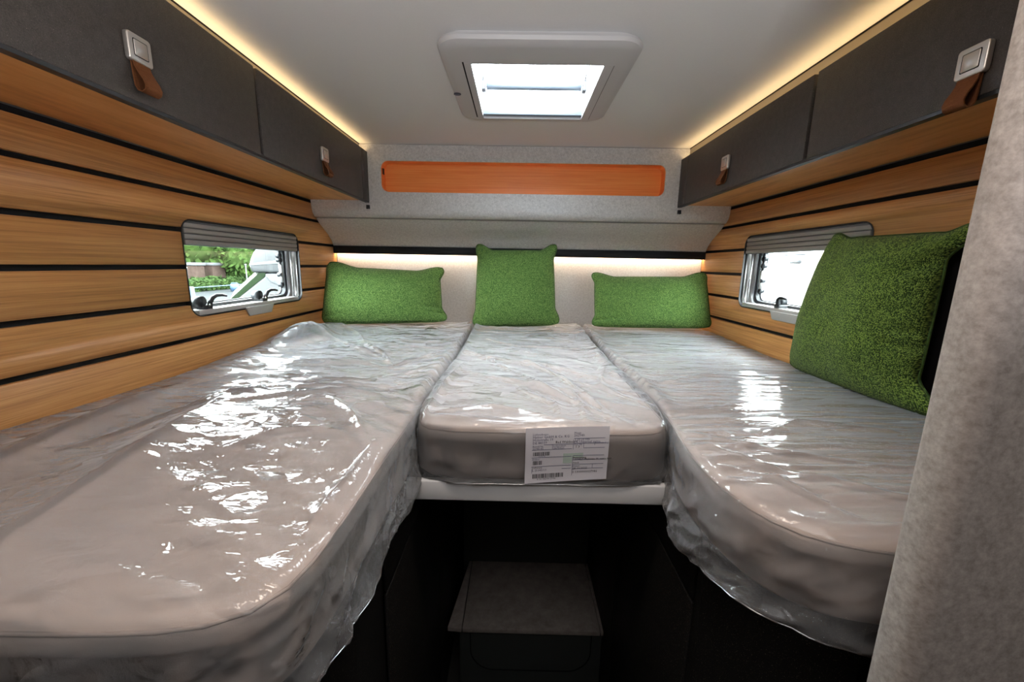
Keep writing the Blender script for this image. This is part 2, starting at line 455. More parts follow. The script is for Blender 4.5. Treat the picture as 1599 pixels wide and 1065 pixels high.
MB().box(NX0 + 0.0012, NX0 + 0.004, BY + 0.02, BY + 0.04, 0.425, 0.452).build('niche_switch', MAT['rubber'], bw)
# curved pads below the niche
def pad(profile, name, inset):
    b = MB(); n = len(profile); xs = (XL + inset, XR - inset)
    prof = profile + [(2.30, profile[-1][1]), (2.30, profile[0][1])]
    b.prism(prof, xs[0], xs[1], lambda p, q, t: (t, p, q))
    return b.build(name, MAT['felt'], bw, smooth=True)
pr1 = [(2.033, 0.2868), (2.034, 0.262), (2.042, 0.240), (2.060, 0.222), (2.066, 0.2205)]
pr2 = [(2.074, 0.2165), (2.080, 0.2135), (2.105, 0.193), (2.150, 0.168), (2.190, 0.146), (2.228, 0.117), (2.248, 0.092), (2.251, 0.089)]
pad(pr1, 'upper_pad', 0.0005); pad(pr2, 'lower_pad', 0.0005)

# light ledge under the pads
lb = thing('light_ledge', 'black light bar running along back wall above green pillows', 'light bar', (0, 2.25, 0.07))
MB().box(XL + 0.001, XR - 0.001, 2.243, 2.262, 0.047, 0.0885).build('bar', MAT['black'], lb, bev=0.002)
MB().box(XL + 0.001, XR - 0.001, 2.262, 2.287, 0.076, 0.0885).build('bar_top', MAT['black'], lb)
MB().box(XL + 0.004, XR - 0.004, 2.264, 2.276, 0.068, 0.075).build('light_strip', MAT['ledw'], lb)
for x in (-0.737, 0.781):
    h = thing('coat_hook', 'small black hook on grey felt below %s cabinet end' % ('left' if x < 0 else 'right'), 'hook', (x, 2.03, 0.266))
    MB().box(x - 0.008, x + 0.008, 2.024, 2.036, 0.258, 0.276).build('plate', MAT['rubber'], h, bev=0.002)
    MB().box(x - 0.004, x + 0.004, 2.012, 2.026, 0.256, 0.263).build('peg', MAT['rubber'], h, bev=0.0015)

# ------------------------------------------------------------------ windows
def window(s, name):
    y0, y1, z0, z1 = WIN[s]; X = XL if s < 0 else XR
    put = lambda p, q, t: (X + s * t, p, q)          # t grows outwards
    root = bpy.data.objects.new(name, None); COL.objects.link(root); root.location = (X, (y0 + y1) / 2, z0)
    root['kind'] = 'structure'
    R = lambda d, r, dz0=None, dz1=None: rrect(y0 + d, y1 - d, z0 + (d if dz0 is None else dz0), z1 - (d if dz1 is None else dz1), r)
    MB().ring(R(-0.0005, 0.0425), R(0.0030, 0.0390), -0.0015, 0.0152, put).build('edge_trim', MAT['rubber'], root)
    MB().ring(R(0.0, 0.042), R(0.0032, 0.0388), 0.0156, 0.056, put).build('reveal', MAT['silver'], root)
    MB().ring(R(0.0033, 0.038), R(0.020, 0.03, 0.018, 0.050), 0.046, 0.056, put).build('frame', MAT['plastic'], root, bev=0.002)
    MB().ring(R(0.0195, 0.031, 0.0175, 0.048), R(0.036, 0.03, 0.030, 0.060), 0.056, 0.074, put).build('seal', MAT['rubber'], root)
    MB().ring(R(0.028, 0.03, 0.024, 0.055), R(0.040, 0.03, 0.034, 0.064), 0.0745, 0.0785, put).build('pane_rim', MAT['plastic_dark'], root)
    MB().prism(R(0.010, 0.03), 0.079, 0.083, put).build('pane', MAT['pane'], root)
    # roller blind cassette with its slatted face
    ca = MB().box(*sorted((X + s * 0.003, X + s * 0.036)), y0 + 0.008, y1 - 0.008, z1 - 0.078, z1 - 0.0036).build('blind_cassette', MAT['plastic_dark'], root, bev=0.003)
    for k in range(4):
        za = z1 - 0.0770 + k * 0.0172
        MB().box(*sorted((X + s * -0.001, X + s * 0.004)), y0 + 0.012, y1 - 0.012, za, za + 0.0142).build('slat', MAT['blind'], ca, bev=0.002)
    # guide rails
    for yy in (y0 + 0.016, y1 - 0.016):
        for dy, rr in ((-0.006, 0.0045), (0.007, 0.0035)):
            MB().tube([(X + s * (0.012 if dy * (yy - y0 - 0.3) > 0 else 0.028), yy + dy, z0 + 0.02), (X + s * (0.012 if dy * (yy - y0 - 0.3) > 0 else 0.028), yy + dy, z1 - 0.075)], rr, 10).build('guide_rail', MAT['alu'], root)
    # sill with the grip tab
    MB().box(*sorted((X + s * 0.001, X + s * 0.045)), y0 + 0.032, y1 - 0.032, z0 + 0.0036, z0 + 0.020).build('sill', MAT['silver'], root, bev=0.002)
    ty0, ty1 = (1.475, 1.652) if s < 0 else (1.44, 1.62)
    MB().prism([(ty0, z0 + 0.008), (ty1, z0 + 0.008), (ty1 - 0.02, z0 - 0.026), (ty0 + 0.02, z0 - 0.026)], -0.007, -0.0006, put).build('grip_tab', MAT['silver'], root, bev=0.002)
    # handles of the vent window: body, knob, hooked lever
    d = -s
    for yl in ((1.315, 1.615) if s < 0 else (1.60, 1.31)):
        zb = z0 + 0.022
        m = MB()
        m.box(*sorted((X + s * 0.004, X + s * 0.040)), yl - 0.016, yl + 0.016, zb - 0.004, zb + 0.012)
        la = m.build('latch', MAT['rubber'], root, bev=0.004)
        MB().tube([(X + s * 0.045, yl - d * 0.012, zb + 0.022), (X + s * 0.018, yl - d * 0.012, zb + 0.022)], [0.017, 0.019], 14).build('knob', MAT['rubber'], la)
        path = [(X + s * 0.010, yl + d * 0.005, zb + 0.004), (X + s * 0.006, yl + d * 0.007, zb + 0.020), (X + s * 0.002, yl + d * 0.013, zb + 0.034),
                (X - s * 0.002, yl + d * 0.026, zb + 0.041), (X - s * 0.004, yl + d * 0.048, zb + 0.041), (X - s * 0.005, yl + d * 0.068, zb + 0.037)]
        MB().tube(path, [0.008, 0.0075, 0.007, 0.006, 0.005, 0.004], 10).build('lever', MAT['rubber'], la)
        MB().tube([(X + s * 0.002, yl - d * 0.004, zb + 0.012), (X - s * 0.001, yl - d * 0.004, zb + 0.012)], 0.0035, 10).build('rivet', MAT['nickel'], la)
    # stay arm beside the far jamb
    ya = y1 - 0.050
    st = MB().tube([(X + s * 0.064, ya, z0 + 0.06), (X + s * 0.064, ya, z1 - 0.075)], 0.006, 10).build('stay_arm', MAT['rubber'], root)
    MB().tube([(X + s * 0.056, ya - 0.010, z0 + 0.085), (X + s * 0.056, ya - 0.010, z0 + 0.165)], 0.008, 12).build('stay_barrel', MAT['alu'], st)
    for zz in (z0 + 0.075, z0 + 0.12, z0 + 0.185, z1 - 0.10):
        MB().tube([(X + s * 0.070, ya - 0.012, zz), (X + s * 0.050, ya - 0.012, zz)], 0.010, 10).build('stay_knob', MAT['rubber'], st)
    return root
window(-1, 'window_1'); window(1, 'window_2')

# ------------------------------------------------------------------ overhead cabinets and their cove lights
strap_prof = []
for k in range(25):
    t = k / 24; a = math.pi * 2 * t
    strap_prof.append(t)

def cabinet(s):
    xf = -0.73 if s < 0 else 0.77                       # face of the doors
    X = XL if s < 0 else XR
    side = 'left' if s < 0 else 'right'
    put = lambda t, y, z: (xf + s * t, y, z)            # t grows towards the wall
    zb, zt = 0.2868, (0.520 if s < 0 else 0.506)
    root = thing('overhead_cabinet', 'dark grey overhead cabinet along the %s wall with bamboo underside' % side, 'cabinet', (xf + s * 0.15, 1.2, zb), 'overhead cabinets')
    y_near = 0.12
    def bx(t0, t1, ya, yb, z0, z1): return MB().box(*sorted((xf + s * t0, xf + s * t1)), ya, yb, z0, z1)
    tw = abs(X - xf)
    bx(0.0195, tw - 0.0005, y_near, BY - 0.001, zb + 0.0112, zb + 0.024).build('underside', MAT['underside'], root)
    bx(0.0012, 0.019, y_near, BY - 0.001, zb, zb + 0.0108).build('edge_strip', MAT['cabedge'], root)
    bx(0.022, tw - 0.0005, y_near, BY - 0.001, zt - 0.055, zt - 0.045).build('top_panel', MAT['cabedge'], root)
    bx(0.0, 0.018, 1.954, BY - 0.001, zb + 0.007, zt).build('end_panel', MAT['cab'], root, bev=0.001, seg=1)
    bx(0.022, 0.026, y_near, BY - 0.001, zb + 0.0245, zt - 0.05).build('inner_face', MAT['black'], root)
    # cove behind the door tops: fascia up to the ceiling with a dark joint line
    bx(0.037, 0.049, y_near, BY - 0.001, zt - 0.045, CZ - 0.004).build('cove_fascia', MAT['rail'], root)
    bx(0.0352, 0.049, y_near, BY - 0.001, CZ - 0.004, CZ - 0.0005).build('dark_joint', MAT['black'], root)
    splits = [(0.47, 1.1955, 0.832), (1.2085, 1.951, 1.573)] if s < 0 else [(0.37, 1.154, 0.760), (1.168, 1.951, 1.585)]
    for ya, yb, yl in splits:
        d = bx(0.0, 0.018, ya, yb, zb + 0.007, zt).build('door', MAT['cab'], root, bev=0.0012, seg=2)
        # square push latch
        zc = (0.386 if s < 0 else 0.352) + (0.0 if yl < 1.2 else (0.004 if s < 0 else 0.034))
        if s > 0 and yl > 1.2: zc = 0.386
        h = 0.0245
        MB().prism(rrect(yl - h, yl + h, zc - h, zc + h, 0.006, 5), -0.011, -0.0005, lambda p, q, t: (xf + s * t, p, q)).build('latch_plate', MAT['nickel'], d, bev=0.0025, seg=3)
        MB().ring(rrect(yl - 0.0150, yl + 0.0150, zc - 0.0150, zc + 0.0150, 0.002, 3), rrect(yl - 0.0138, yl + 0.0138, zc - 0.0138, zc + 0.0138, 0.002, 3), -0.0114, -0.0105, lambda p, q, t: (xf + s * t, p, q)).build('button_joint', MAT['black'], d)
        MB().prism(rrect(yl - 0.0137, yl + 0.0137, zc - 0.0137, zc + 0.0137, 0.002, 3), -0.0122, -0.0105, lambda p, q, t: (xf + s * t, p, q)).build('latch_button', MAT['nickel'], d, bev=0.0006, seg=1)
        # leather loop hanging out of the plate
        zt_ = zc - h + 0.004
        cl_ = [(-0.0075, zt_), (-0.010, zt_ - 0.012), (-0.016, zt_ - 0.024), (-0.023, zt_ - 0.035), (-0.0265, zt_ - 0.045), (-0.0245, zt_ - 0.0525), (-0.018, zt_ - 0.0565),
               (-0.011, zt_ - 0.0545), (-0.0065, zt_ - 0.046), (-0.0052, zt_ - 0.030), (-0.0045, zt_ - 0.012), (-0.004, zt_)]
        th = 0.0011; n = len(cl_); vs = []
        for i, (t, z) in enumerate(cl_):
            a = Vector(cl_[max(i - 1, 0)]); b = Vector(cl_[min(i + 1, n - 1)]); dd = (b - a).normalized(); nn = Vector((-dd.y, dd.x)) * th
            for q in (1, -1):
                for yy in (-0.0175, 0.0175):
                    vs.append(put(t + nn.x * q, yl + yy, z + nn.y * q))
        fs = []
        for i in range(n - 1):
            a, b = i * 4, (i + 1) * 4
            fs += [(a, a + 1, b + 1, b), (a + 2, b + 2, b + 3, a + 3), (a, b, b + 2, a + 2), (a + 1, a + 3, b + 3, b + 1)]
        fs += [(0, 2, 3, 1), (4 * n - 4, 4 * n - 3, 4 * n - 1, 4 * n - 2)]
        MB().add(vs, fs, True).build('leather_strap', MAT['leather'], d, smooth=True)
    # LED strip lying in the cove
    ls = thing('cove_light', 'warm light strip hidden on top of the %s overhead cabinet' % side, 'light strip', (xf + s * 0.04, 1.1, zt - 0.04), 'cove lights')
    bx(0.0225, 0.036, y_near + 0.02, BY - 0.004, zt - 0.0445, zt - 0.0085).build('carrier', MAT['plastic'], ls)
    bx(0.023, 0.034, y_near + 0.03, BY - 0.006, zt - 0.0083, zt - 0.006).build('light_strip', MAT['led'], ls)
    # rail closing the cabinet top behind the strip
    return root
cabinet(-1); cabinet(1)

# ------------------------------------------------------------------ roof hatch
rh = thing('roof_hatch', 'pale grey plastic roof hatch with bright clear dome in the ceiling', 'roof hatch', (0.045, 1.35, 0.54))
putz = lambda p, q, t: (p, q, t)
def frame_surround():
    # layered rounded collars: thin neck, then a softly bulged flange
    o = lambda d, r: rrect(-0.214 + d, 0.304 - d, 1.068 + d, 1.618 - d, r, 8)
    i = rrect(HX0 + 0.002, HX1 - 0.002, HY0 + 0.002, HY1 - 0.002, 0.004, 8)
    loops = [(o(0.018, 0.05), CZ - 0.0005), (o(0.018, 0.05), CZ - 0.010), (o(0.002, 0.06), CZ - 0.012), (o(0.0, 0.062), CZ - 0.018), (o(0.004, 0.058), CZ - 0.026), (o(0.016, 0.05), CZ - 0.031), (o(0.03, 0.04), CZ - 0.0325),
             (i, CZ - 0.0325), (i, CZ + 0.06)]
    n = len(i); b = MB(); vs = []; fs = []
    for lp, z in loops: vs += [(p, q, z) for p, q in lp]
    for k in range(len(loops) - 1):
        for a in range(n):
            c = (a + 1) % n
            fs.append((k * n + a, k * n + c, (k + 1) * n + c, (k + 1) * n + a))
    return b.add(vs, fs, True)
fo = frame_surround().build('frame', MAT['plastic'], rh); fo.data.set_sharp_from_angle(angle=math.radians(40))
MB().box(-0.1575, -0.1535, 1.170, 1.565, CZ - 0.0336, CZ - 0.0326).build('blind_slot', MAT['black'], rh)
MB().box(0.246, 0.2475, 1.180, 1.575, CZ - 0.0333, CZ - 0.0326).build('screen_slot', MAT['plastic_dark'], rh)
for xa, xb in ((-0.1535, HX0 - 0.0005), (HX1 + 0.0005, 0.244)):
    MB().box(xa, xb, 1.176, 1.582, CZ - 0.0332, CZ - 0.0326).build('blind_cover', MAT['plastic'], rh)
MB().box(HX0 + 0.001, HX1 - 0.001, HY1 - 0.022, HY1 - 0.002, CZ - 0.026, CZ - 0.005).build('blind_bar', MAT['smoke'], rh, bev=0.002)
st_ = [(HX0 - 0.02, HY0 - 0.02, CZ + 0.06), (HX1 + 0.02, HY1 + 0.02, CZ + 0.066)]
# dome
b = MB(); N = 14; vs = []; fs = []
for i in range(N + 1):
    for j in range(N + 1):
        u, v = i / N, j / N; x = HX0 - 0.03 + (HX1 - HX0 + 0.06) * u; y = HY0 - 0.03 + (HY1 - HY0 + 0.06) * v
        vs.append((x, y, CZ + 0.075 + 0.055 * (16 * u * (1 - u) * v * (1 - v)) ** 0.5))
fs = [(i * (N + 1) + j, (i + 1) * (N + 1) + j, (i + 1) * (N + 1) + j + 1, i * (N + 1) + j + 1) for i in range(N) for j in range(N)]
b.add(vs, fs, True).build('dome', MAT['dome'], rh)
MB().ring(rrect(HX0 - 0.035, HX1 + 0.035, HY0 - 0.035, HY1 + 0.035, 0.03), rrect(HX0, HX1, HY0, HY1, 0.02), CZ + 0.06, CZ + 0.076, putz).build('dome_rim', MAT['white'], rh)
# opening bow: bar with two bent ends
yb = 1.46
MB().tube([(HX0 + 0.022, yb, CZ + 0.03), (HX1 - 0.022, yb, CZ + 0.03)], 0.014, 14).build('opening_bar', MAT['smoke'], rh)
for x, d in ((HX0 + 0.012, -1), (HX1 - 0.012, 1)):
    br = MB().box(x - 0.006, x + 0.006, yb - 0.014, yb + 0.014, CZ + 0.012, CZ + 0.045).build('bar_bracket', MAT['plastic_dark'], rh, bev=0.002)
    MB().tube([(x, yb, CZ + 0.04), (x, yb - 0.05, CZ + 0.055), (x + d * 0.004, yb - 0.055, CZ + 0.058)], 0.003, 8).build('link', MAT['plastic'], br)
MB().tube([(HX0 + 0.02 + (HX1 - HX0 - 0.04) * k / 16, yb - 0.03, CZ + 0.062 + 0.016 * math.sin(math.pi * k / 16)) for k in range(17)], 0.0012, 6).build('wire', MAT['plastic'], rh)
bdg = MB().prism([(-0.199 + 0.0115 * math.cos(a * math.pi / 16), 1.372 + 0.0095 * math.sin(a * math.pi / 16)) for a in range(32)], CZ - 0.0336, CZ - 0.0322, putz).build('oval_badge', MAT['navy'], rh)
for dx, w_ in ((-0.006, 0.0022), (-0.001, 0.0026), (0.004, 0.0022)):
    MB().box(-0.199 + dx - w_ / 2, -0.199 + dx + w_ / 2, 1.3695, 1.3745, CZ - 0.0339, CZ - 0.0335).build('badge_mark', MAT['navy2'], bdg)

# ------------------------------------------------------------------ bed bases, platform, step
def base(s):
    if s < 0:
        out = [(XL + 0.001, 0.36), (-0.36, 0.36), (-0.285, 0.42), (-0.250, 0.54), (-0.245, 2.284), (XL + 0.001, 2.284)]
    else:
        out = [(0.352, 2.284), (0.352, 0.64), (0.40, 0.55), (0.50, 0.48), (XR - 0.001, 0.48), (XR - 0.001, 2.284)]
    side = 'left' if s < 0 else 'right'
    r = thing('bunk_box', 'black panelled bunk box under the %s mattress' % side, 'bed box', (sum(p[0] for p in out) / 6, 1.2, -1.62))
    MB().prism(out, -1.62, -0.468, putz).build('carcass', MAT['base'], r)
    x = -0.245 if s < 0 else 0.352
    xa, xb = sorted((x, x - s * 0.006))
    for ya, yb, za, zb in ((0.66, 1.15, -1.58, -0.63), (1.157, 1.595, -1.58, -0.63), (0.66, 1.595, -0.624, -0.475)):
        MB().box(xa, xb, ya, yb, za, zb).build('side_panel', MAT['base'], r, bev=0.0012, seg=1)
    return r
base(-1); base(1)
bp = thing('bed_platform', 'white edged slat board carrying the middle mattress', 'bed platform', (0.06, 1.5, -0.49))
MB().box(-0.236, 0.362, 0.797, 0.815, -0.514, -0.4675).build('front_edge', MAT['white'], bp, bev=0.003)
MB().box(-0.224, 0.351, 0.815, 2.284, -0.500, -0.4675).build('board', MAT['base'], bp)
sp = thing('step', 'dark carpeted step with chamfered sides down in the gap between beds', 'step', (0.08, 1.43, -1.62))
zt = -1.331
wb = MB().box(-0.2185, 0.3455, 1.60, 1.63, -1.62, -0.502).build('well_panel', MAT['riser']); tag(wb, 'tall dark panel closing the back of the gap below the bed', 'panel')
MB().box(-0.178, 0.334, 1.253, 1.598, zt - 0.018, zt).build('tread', MAT['tread'], sp, bev=0.002)
for q in (-1, 1):
    x = (-0.182 if q < 0 else 0.338)
    MB().prism([(x, 1.598), (x, 1.253), (x + q * 0.052, 1.253 + 0.004), (x + q * 0.010, 1.598)] , zt - 0.018, zt, putz).build('tread_wing', MAT['tread'], sp, bev=0.001, seg=1)
MB().box(-0.205, 0.365, 1.275, 1.597, zt - 0.040, zt - 0.0185).build('kick_edge', MAT['black'], sp) if False else None
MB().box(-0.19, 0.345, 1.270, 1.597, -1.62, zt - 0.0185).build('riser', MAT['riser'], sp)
arc = [(-0.15 + (0.09 - 0.09 * math.cos(a)), 1.2685, -1.44 - 0.09 * math.sin(a)) for a in [math.pi / 2 * k / 8 for k in range(9)]]
arc = [(-0.15, 1.2685, zt - 0.02)] + arc
arc2 = [(0.156 - x, y, z) for x, y, z in arc[::-1]]
MB().tube(arc + arc2, 0.0022, 6).build('flap_joint', MAT['black'], sp)

# ------------------------------------------------------------------ mattresses and film
def resample(poly, n, chaikin=2):
    P = [np.array(p, float) for p in poly]
    for _ in range(chaikin):
        Q = []
        for i in range(len(P)):
            a, b_ = P[i], P[(i + 1) % len(P)]
            L = np.linalg.norm(b_ - a); t = min(0.25, 0.05 / L)
            Q += [a + (b_ - a) * t, b_ - (b_ - a) * t]
        P = Q
    P = np.array(P + [P[0]]); s = np.r_[0, np.cumsum(np.linalg.norm(np.diff(P, axis=0), axis=1))]
    t = np.linspace(0, s[-1], n, endpoint=False)
    return np.c_[np.interp(t, s, P[:, 0]), np.interp(t, s, P[:, 1])]

_rng = np.random.RandomState(7)
_lat = _rng.rand(256, 256)
def vnoise(x, y, seed=0):
    x = np.asarray(x, float) + seed * 17.3; y = np.asarray(y, float) + seed * 9.7
    xi = np.floor(x).astype(int); yi = np.floor(y).astype(int); fx = x - xi; fy = y - yi
    fx = fx * fx * fx * (fx * (fx * 6 - 15) + 10); fy = fy * fy * fy * (fy * (fy * 6 - 15) + 10)
    g = lambda a, b_: _lat[a % 256, b_ % 256]
    return (g(xi, yi) * (1 - fx) + g(xi + 1, yi) * fx) * (1 - fy) + (g(xi, yi + 1) * (1 - fx) + g(xi + 1, yi + 1) * fx) * fy
def ridged(x, y, seed=0): return 1 - np.abs(2 * vnoise(x, y, seed) - 1)
def sst(a, b_, x):
    t = np.clip((x - a) / (b_ - a), 0, 1); return t * t * (3 - 2 * t)

def outward(P):
    T = np.roll(P, -1, 0) - np.roll(P, 1, 0); N = np.c_[T[:, 1], -T[:, 0]]
    return N / np.linalg.norm(N, axis=1)[:, None]

def rings_mesh(R, cap_bottom=False):
    """R: list of (n,3) loops from centre outwards"""
    n = len(R[0]); vs = np.concatenate(R).tolist(); fs = []
    for k in range(len(R) - 1):
        for a in range(n):
            c = (a + 1) % n; fs.append((k * n + a, (k + 1) * n + a, (k + 1) * n + c, k * n + c))
    fs.append(tuple(range(n)))
    if cap_bottom: fs.append(tuple(range((len(R) - 1) * n, len(R) * n))[::-1])
    return vs, fs

def mattress(name, label, poly, C, zt, zb, crown=0.006):
    P = resample(poly, 260); N = outward(P); C = np.array(C)
    R = []; r = 0.022
    L = np.linalg.norm(P - C, axis=1)
    for s_ in list(np.linspace(0.04, 0.9, 16)):
        Q = C + (P - C) * s_; R.append(np.c_[Q, np.full(len(Q), zt + crown * (1 - s_ ** 3))])
    for a in np.linspace(0, 90, 7):
        a = math.radians(a); Q = P - N * (r - r * math.sin(a)); R.append(np.c_[Q, np.full(len(Q), zt - r + r * math.cos(a))])
    for z in np.linspace(zt - r, zb + 0.012, 4)[1:]: R.append(np.c_[P + N * 0.002, np.full(len(P), z)])
    R.append(np.c_[P - N * 0.010, np.full(len(P), zb)])
    vs, fs = rings_mesh(R, True)
    root = thing(name, label, 'mattress', (C[0], C[1], zb), 'beige mattresses')
    MB().add(vs, fs, True).build('cover', MAT['mattress'], root, smooth=True)
    # seam piping around the top edge
    loop = [(p[0] - n_[0] * 0.004, p[1] - n_[1] * 0.004, zt - 0.007) for p, n_ in zip(P[::2], N[::2])]
    MB().tube(loop + [loop[0]], 0.0022, 6, cap=False).build('piping', MAT['mattress'], root)
    return root

polyL = [(-1.012, 0.310), (-0.42, 0.310), (-0.312, 0.317), (-0.258, 0.342), (-0.236, 0.385), (-0.231, 0.47), (-0.232, 0.62), (-0.231, 0.84), (-0.236, 2.27), (-1.012, 2.27)]
polyC = [(-0.226, 0.800), (0.352, 0.800), (0.352, 2.27), (-0.226, 2.27)]
polyR = [(0.366, 2.27), (0.364, 0.90), (0.340, 0.76), (0.333, 0.65), (0.345, 0.56), (0.375, 0.50), (0.43, 0.462), (0.52, 0.446), (0.70, 0.442), (1.020, 0.442), (1.020, 2.27)]
mattress('mattress', 'beige mattress under film on the left, reaching nearest the camera', polyL, (-0.62, 1.25), BED - 0.012, -0.466)
mattress('mattress', 'short beige middle mattress above the white board', polyC, (0.06, 1.5), BED - 0.012, -0.466)
mattress('mattress', 'beige mattress under film on the right, below the big square pillow', polyR, (0.70, 1.35), BED - 0.012, -0.466)

def film(name, label, poly, C, zt, wr, hem, mat, n=620, rings=170, skirt=34, flare=None, out0=0.006, ruffle=1.0):
    P = resample(poly, n); N = outward(P); C = np.array(C); L = np.linalg.norm(P - C, axis=1)
    per = np.r_[0, np.cumsum(np.linalg.norm(np.diff(P, axis=0), axis=1))]
    R = []; r = 0.022
    P = P + N * out0
    for k in range(rings):
        s_ = (0.01 + 0.99 * (k / (rings - 1)) ** 0.75)
        Q = C + (P - C) * s_; d = (1 - s_) * L
        dr = np.clip(r - d, 0, r); drop = r - np.sqrt(np.maximum(r * r - dr * dr, 0))
        fade = sst(0, 0.03, d) * 0.75 + 0.25
        R.append(np.c_[Q, np.maximum(zt + wr(Q[:, 0], Q[:, 1]) * fade, BED - 0.0035) - drop])
    base_z = R[-1][:, 2]; hz = hem(P[:, 0], P[:, 1])
    for j in range(1, skirt + 1):
        v = j / skirt; z = base_z * (1 - v) + hz * v
        ruf = (ridged(per * 16 + 2 * v, v * 2, 5) - 0.55) * 0.016 * v ** 0.7 + (ridged(per * 40 + 5 * v, v * 5, 6) - 0.5) * 0.007 * v ** 0.5 \
            + (vnoise(per * 7, v * 3, 8) - 0.4) * 0.02 * v + (ridged(per * 75 + 9 * v, v * 6 + per * 20, 14) - 0.5) * 0.0045 * v ** 0.4
        ruf = ruf * ruffle
        o = (ruf + 0.006 * v + (flare(P[:, 0], P[:, 1]) if flare else 0) * v * (1.6 - v)) 
        o = np.maximum(o, 0.002)
        Q = P + N * o[:, None]; R.append(np.c_[Q, z])
    for q in R:
        q[:, 0] = np.clip(q[:, 0], XL + 0.0015, XR - 0.0015); q[:, 1] = np.minimum(q[:, 1], 2.283)
    vs, fs = rings_mesh(R)
    fs = fs[:-1]; fs.append(tuple(range(n)))
    o = MB(); o.add(vs, fs, True)
    ob = o.build(name, mat, None, smooth=False)
    ob.data.materials.append(fmS)
    for q in ob.data.polygons:
        if q.center.z < zt - 0.024: q.material_index = 1
    edge = R[-1]; keep = [tuple(q) for q in edge[::2]]
    MB().tube(keep + [keep[0]], 0.0013, 5, cap=False).build('hem', MAT['hem'], ob)
    return tag(ob, label, 'plastic film', 'plastic films over the mattresses')

def fbm_c(x, y, f, seed): return (ridged(x * f, y * f, seed) * 0.6 + ridged(x * f * 2.1, y * f * 2.1, seed + 1) * 0.3 + ridged(x * f * 4.3, y * f * 4.3, seed + 2) * 0.15)

def creases(x, y, lines, amp, w):
    # pinched ridges along short polylines
    h = np.zeros_like(x)
    for L_ in lines:
        n_ = len(L_) - 1
        for i in range(n_):
            ax, ay = L_[i]; bx_, by = L_[i + 1]; dx, dy = bx_ - ax, by - ay; q = dx * dx + dy * dy
            t = np.clip(((x - ax) * dx + (y - ay) * dy) / q, 0, 1)
            d = np.hypot(x - ax - t * dx, y - ay - t * dy); g = (i + t) / n_
            h = np.maximum(h, amp * np.exp(-d / w) * (0.35 + 0.65 * np.sin(np.pi * np.clip(g, 0.02, 0.98))))
    return h
CRL = [[(-1.0, 1.80), (-0.658, 1.626), (-0.36, 1.315), (-0.26, 1.50)], [(-0.97, 1.22), (-0.634, 1.168), (-0.382, 1.117)], [(-0.65, 0.84), (-0.517, 0.912), (-0.376, 0.997)],
       [(-0.535, 0.607), (-0.454, 0.684), (-0.374, 0.717)], [(-0.9, 2.1), (-0.532, 1.572), (-0.348, 1.272)], [(-0.243, 0.695), (-0.246, 0.578), (-0.275, 0.477)],
       [(-0.70, 1.02), (-0.52, 1.05), (-0.40, 1.03)], [(-0.80, 0.62), (-0.74, 0.80), (-0.62, 0.98)], [(-0.45, 0.90), (-0.33, 0.80), (-0.27, 0.72)]]
CRC = [[(0.126, 1.102), (0.162, 0.956), (0.160, 0.83)], [(-0.08, 1.387), (0.065, 1.085), (0.197, 0.89), (0.264, 0.80)], [(-0.012, 1.444), (0.145, 1.156), (0.226, 0.851)],
       [(-0.17, 1.38), (-0.20, 1.066), (-0.205, 0.826)], [(-0.18, 0.86), (-0.05, 0.90), (0.08, 0.84)], [(0.02, 1.05), (0.10, 0.93), (0.11, 0.83)], [(-0.15, 1.8), (0.0, 1.62), (0.25, 1.60)], [(0.30, 1.30), (0.24, 1.10), (0.33, 0.92)]]
CRR = [[(0.36, 1.106), (0.599, 1.227), (0.786, 1.204)], [(0.449, 0.76), (0.644, 0.857), (0.818, 0.813)], [(0.35, 0.66), (0.42, 0.62), (0.472, 0.507)], [(0.37, 0.80), (0.50, 0.70), (0.66, 0.66)],
       [(0.36, 0.90), (0.46, 0.93), (0.60, 0.97)], [(0.37, 0.74), (0.45, 0.64), (0.60, 0.55)]]

def wrL(x, y):
    act = 0.3 + 0.7 * sst(-0.95, -0.62, x) ; act = act * (0.65 + 0.35 * sst(0.35, 0.75, y))
    wx = x + 0.10 * vnoise(x * 3, y * 3, 3); wy = y + 0.12 * vnoise(x * 2.5, y * 2.5, 4)
    far = sst(1.1, 1.7, y)
    h = 0.017 * (ridged(wx * 1.1 + 0.4 * wy, wy * 5.2 - wx * 0.8, 1) - 0.5)
    h = h * (1 - 0.4 * far) + far * 0.016 * (ridged(wx * 4.0 + wy * 2.2, wy * 2.2 - wx * 1.2, 12) - 0.5)
    h = h + 0.006 * (ridged(wx * 5, wy * 12 + wx * 4, 2) - 0.5) + 0.0026 * (fbm_c(wx, wy, 19, 6) - 0.5)
    # long smooth folds running from the wall side to the near edge
    u = x + 0.55 * (1 - np.exp(-((y - 0.3) / 0.5))) * 0.35
    near = (1 - sst(-0.60, -0.36, x)) * (1 - sst(0.8, 1.2, y))
    h = h * act + near * 0.030 * (ridged(u * 5.5, y * 0.6, 9) - 0.35)
    bulge = 0.055 * np.exp(-(((x + 0.93) / 0.09) ** 2 + ((y - 1.72) / 0.16) ** 2)) + 0.018 * np.exp(-((x + 0.95) / 0.10) ** 2) * sst(0.9, 1.5, y)
    seam = 0.012 * np.exp(-((x + 0.25) / 0.035) ** 2) * sst(0.8, 1.1, y)
    return h + bulge + seam + creases(wx - 0.05, wy - 0.06, CRL, 0.011, 0.009) + 0.004 + 0.012 * sst(1.6, 2.1, y)

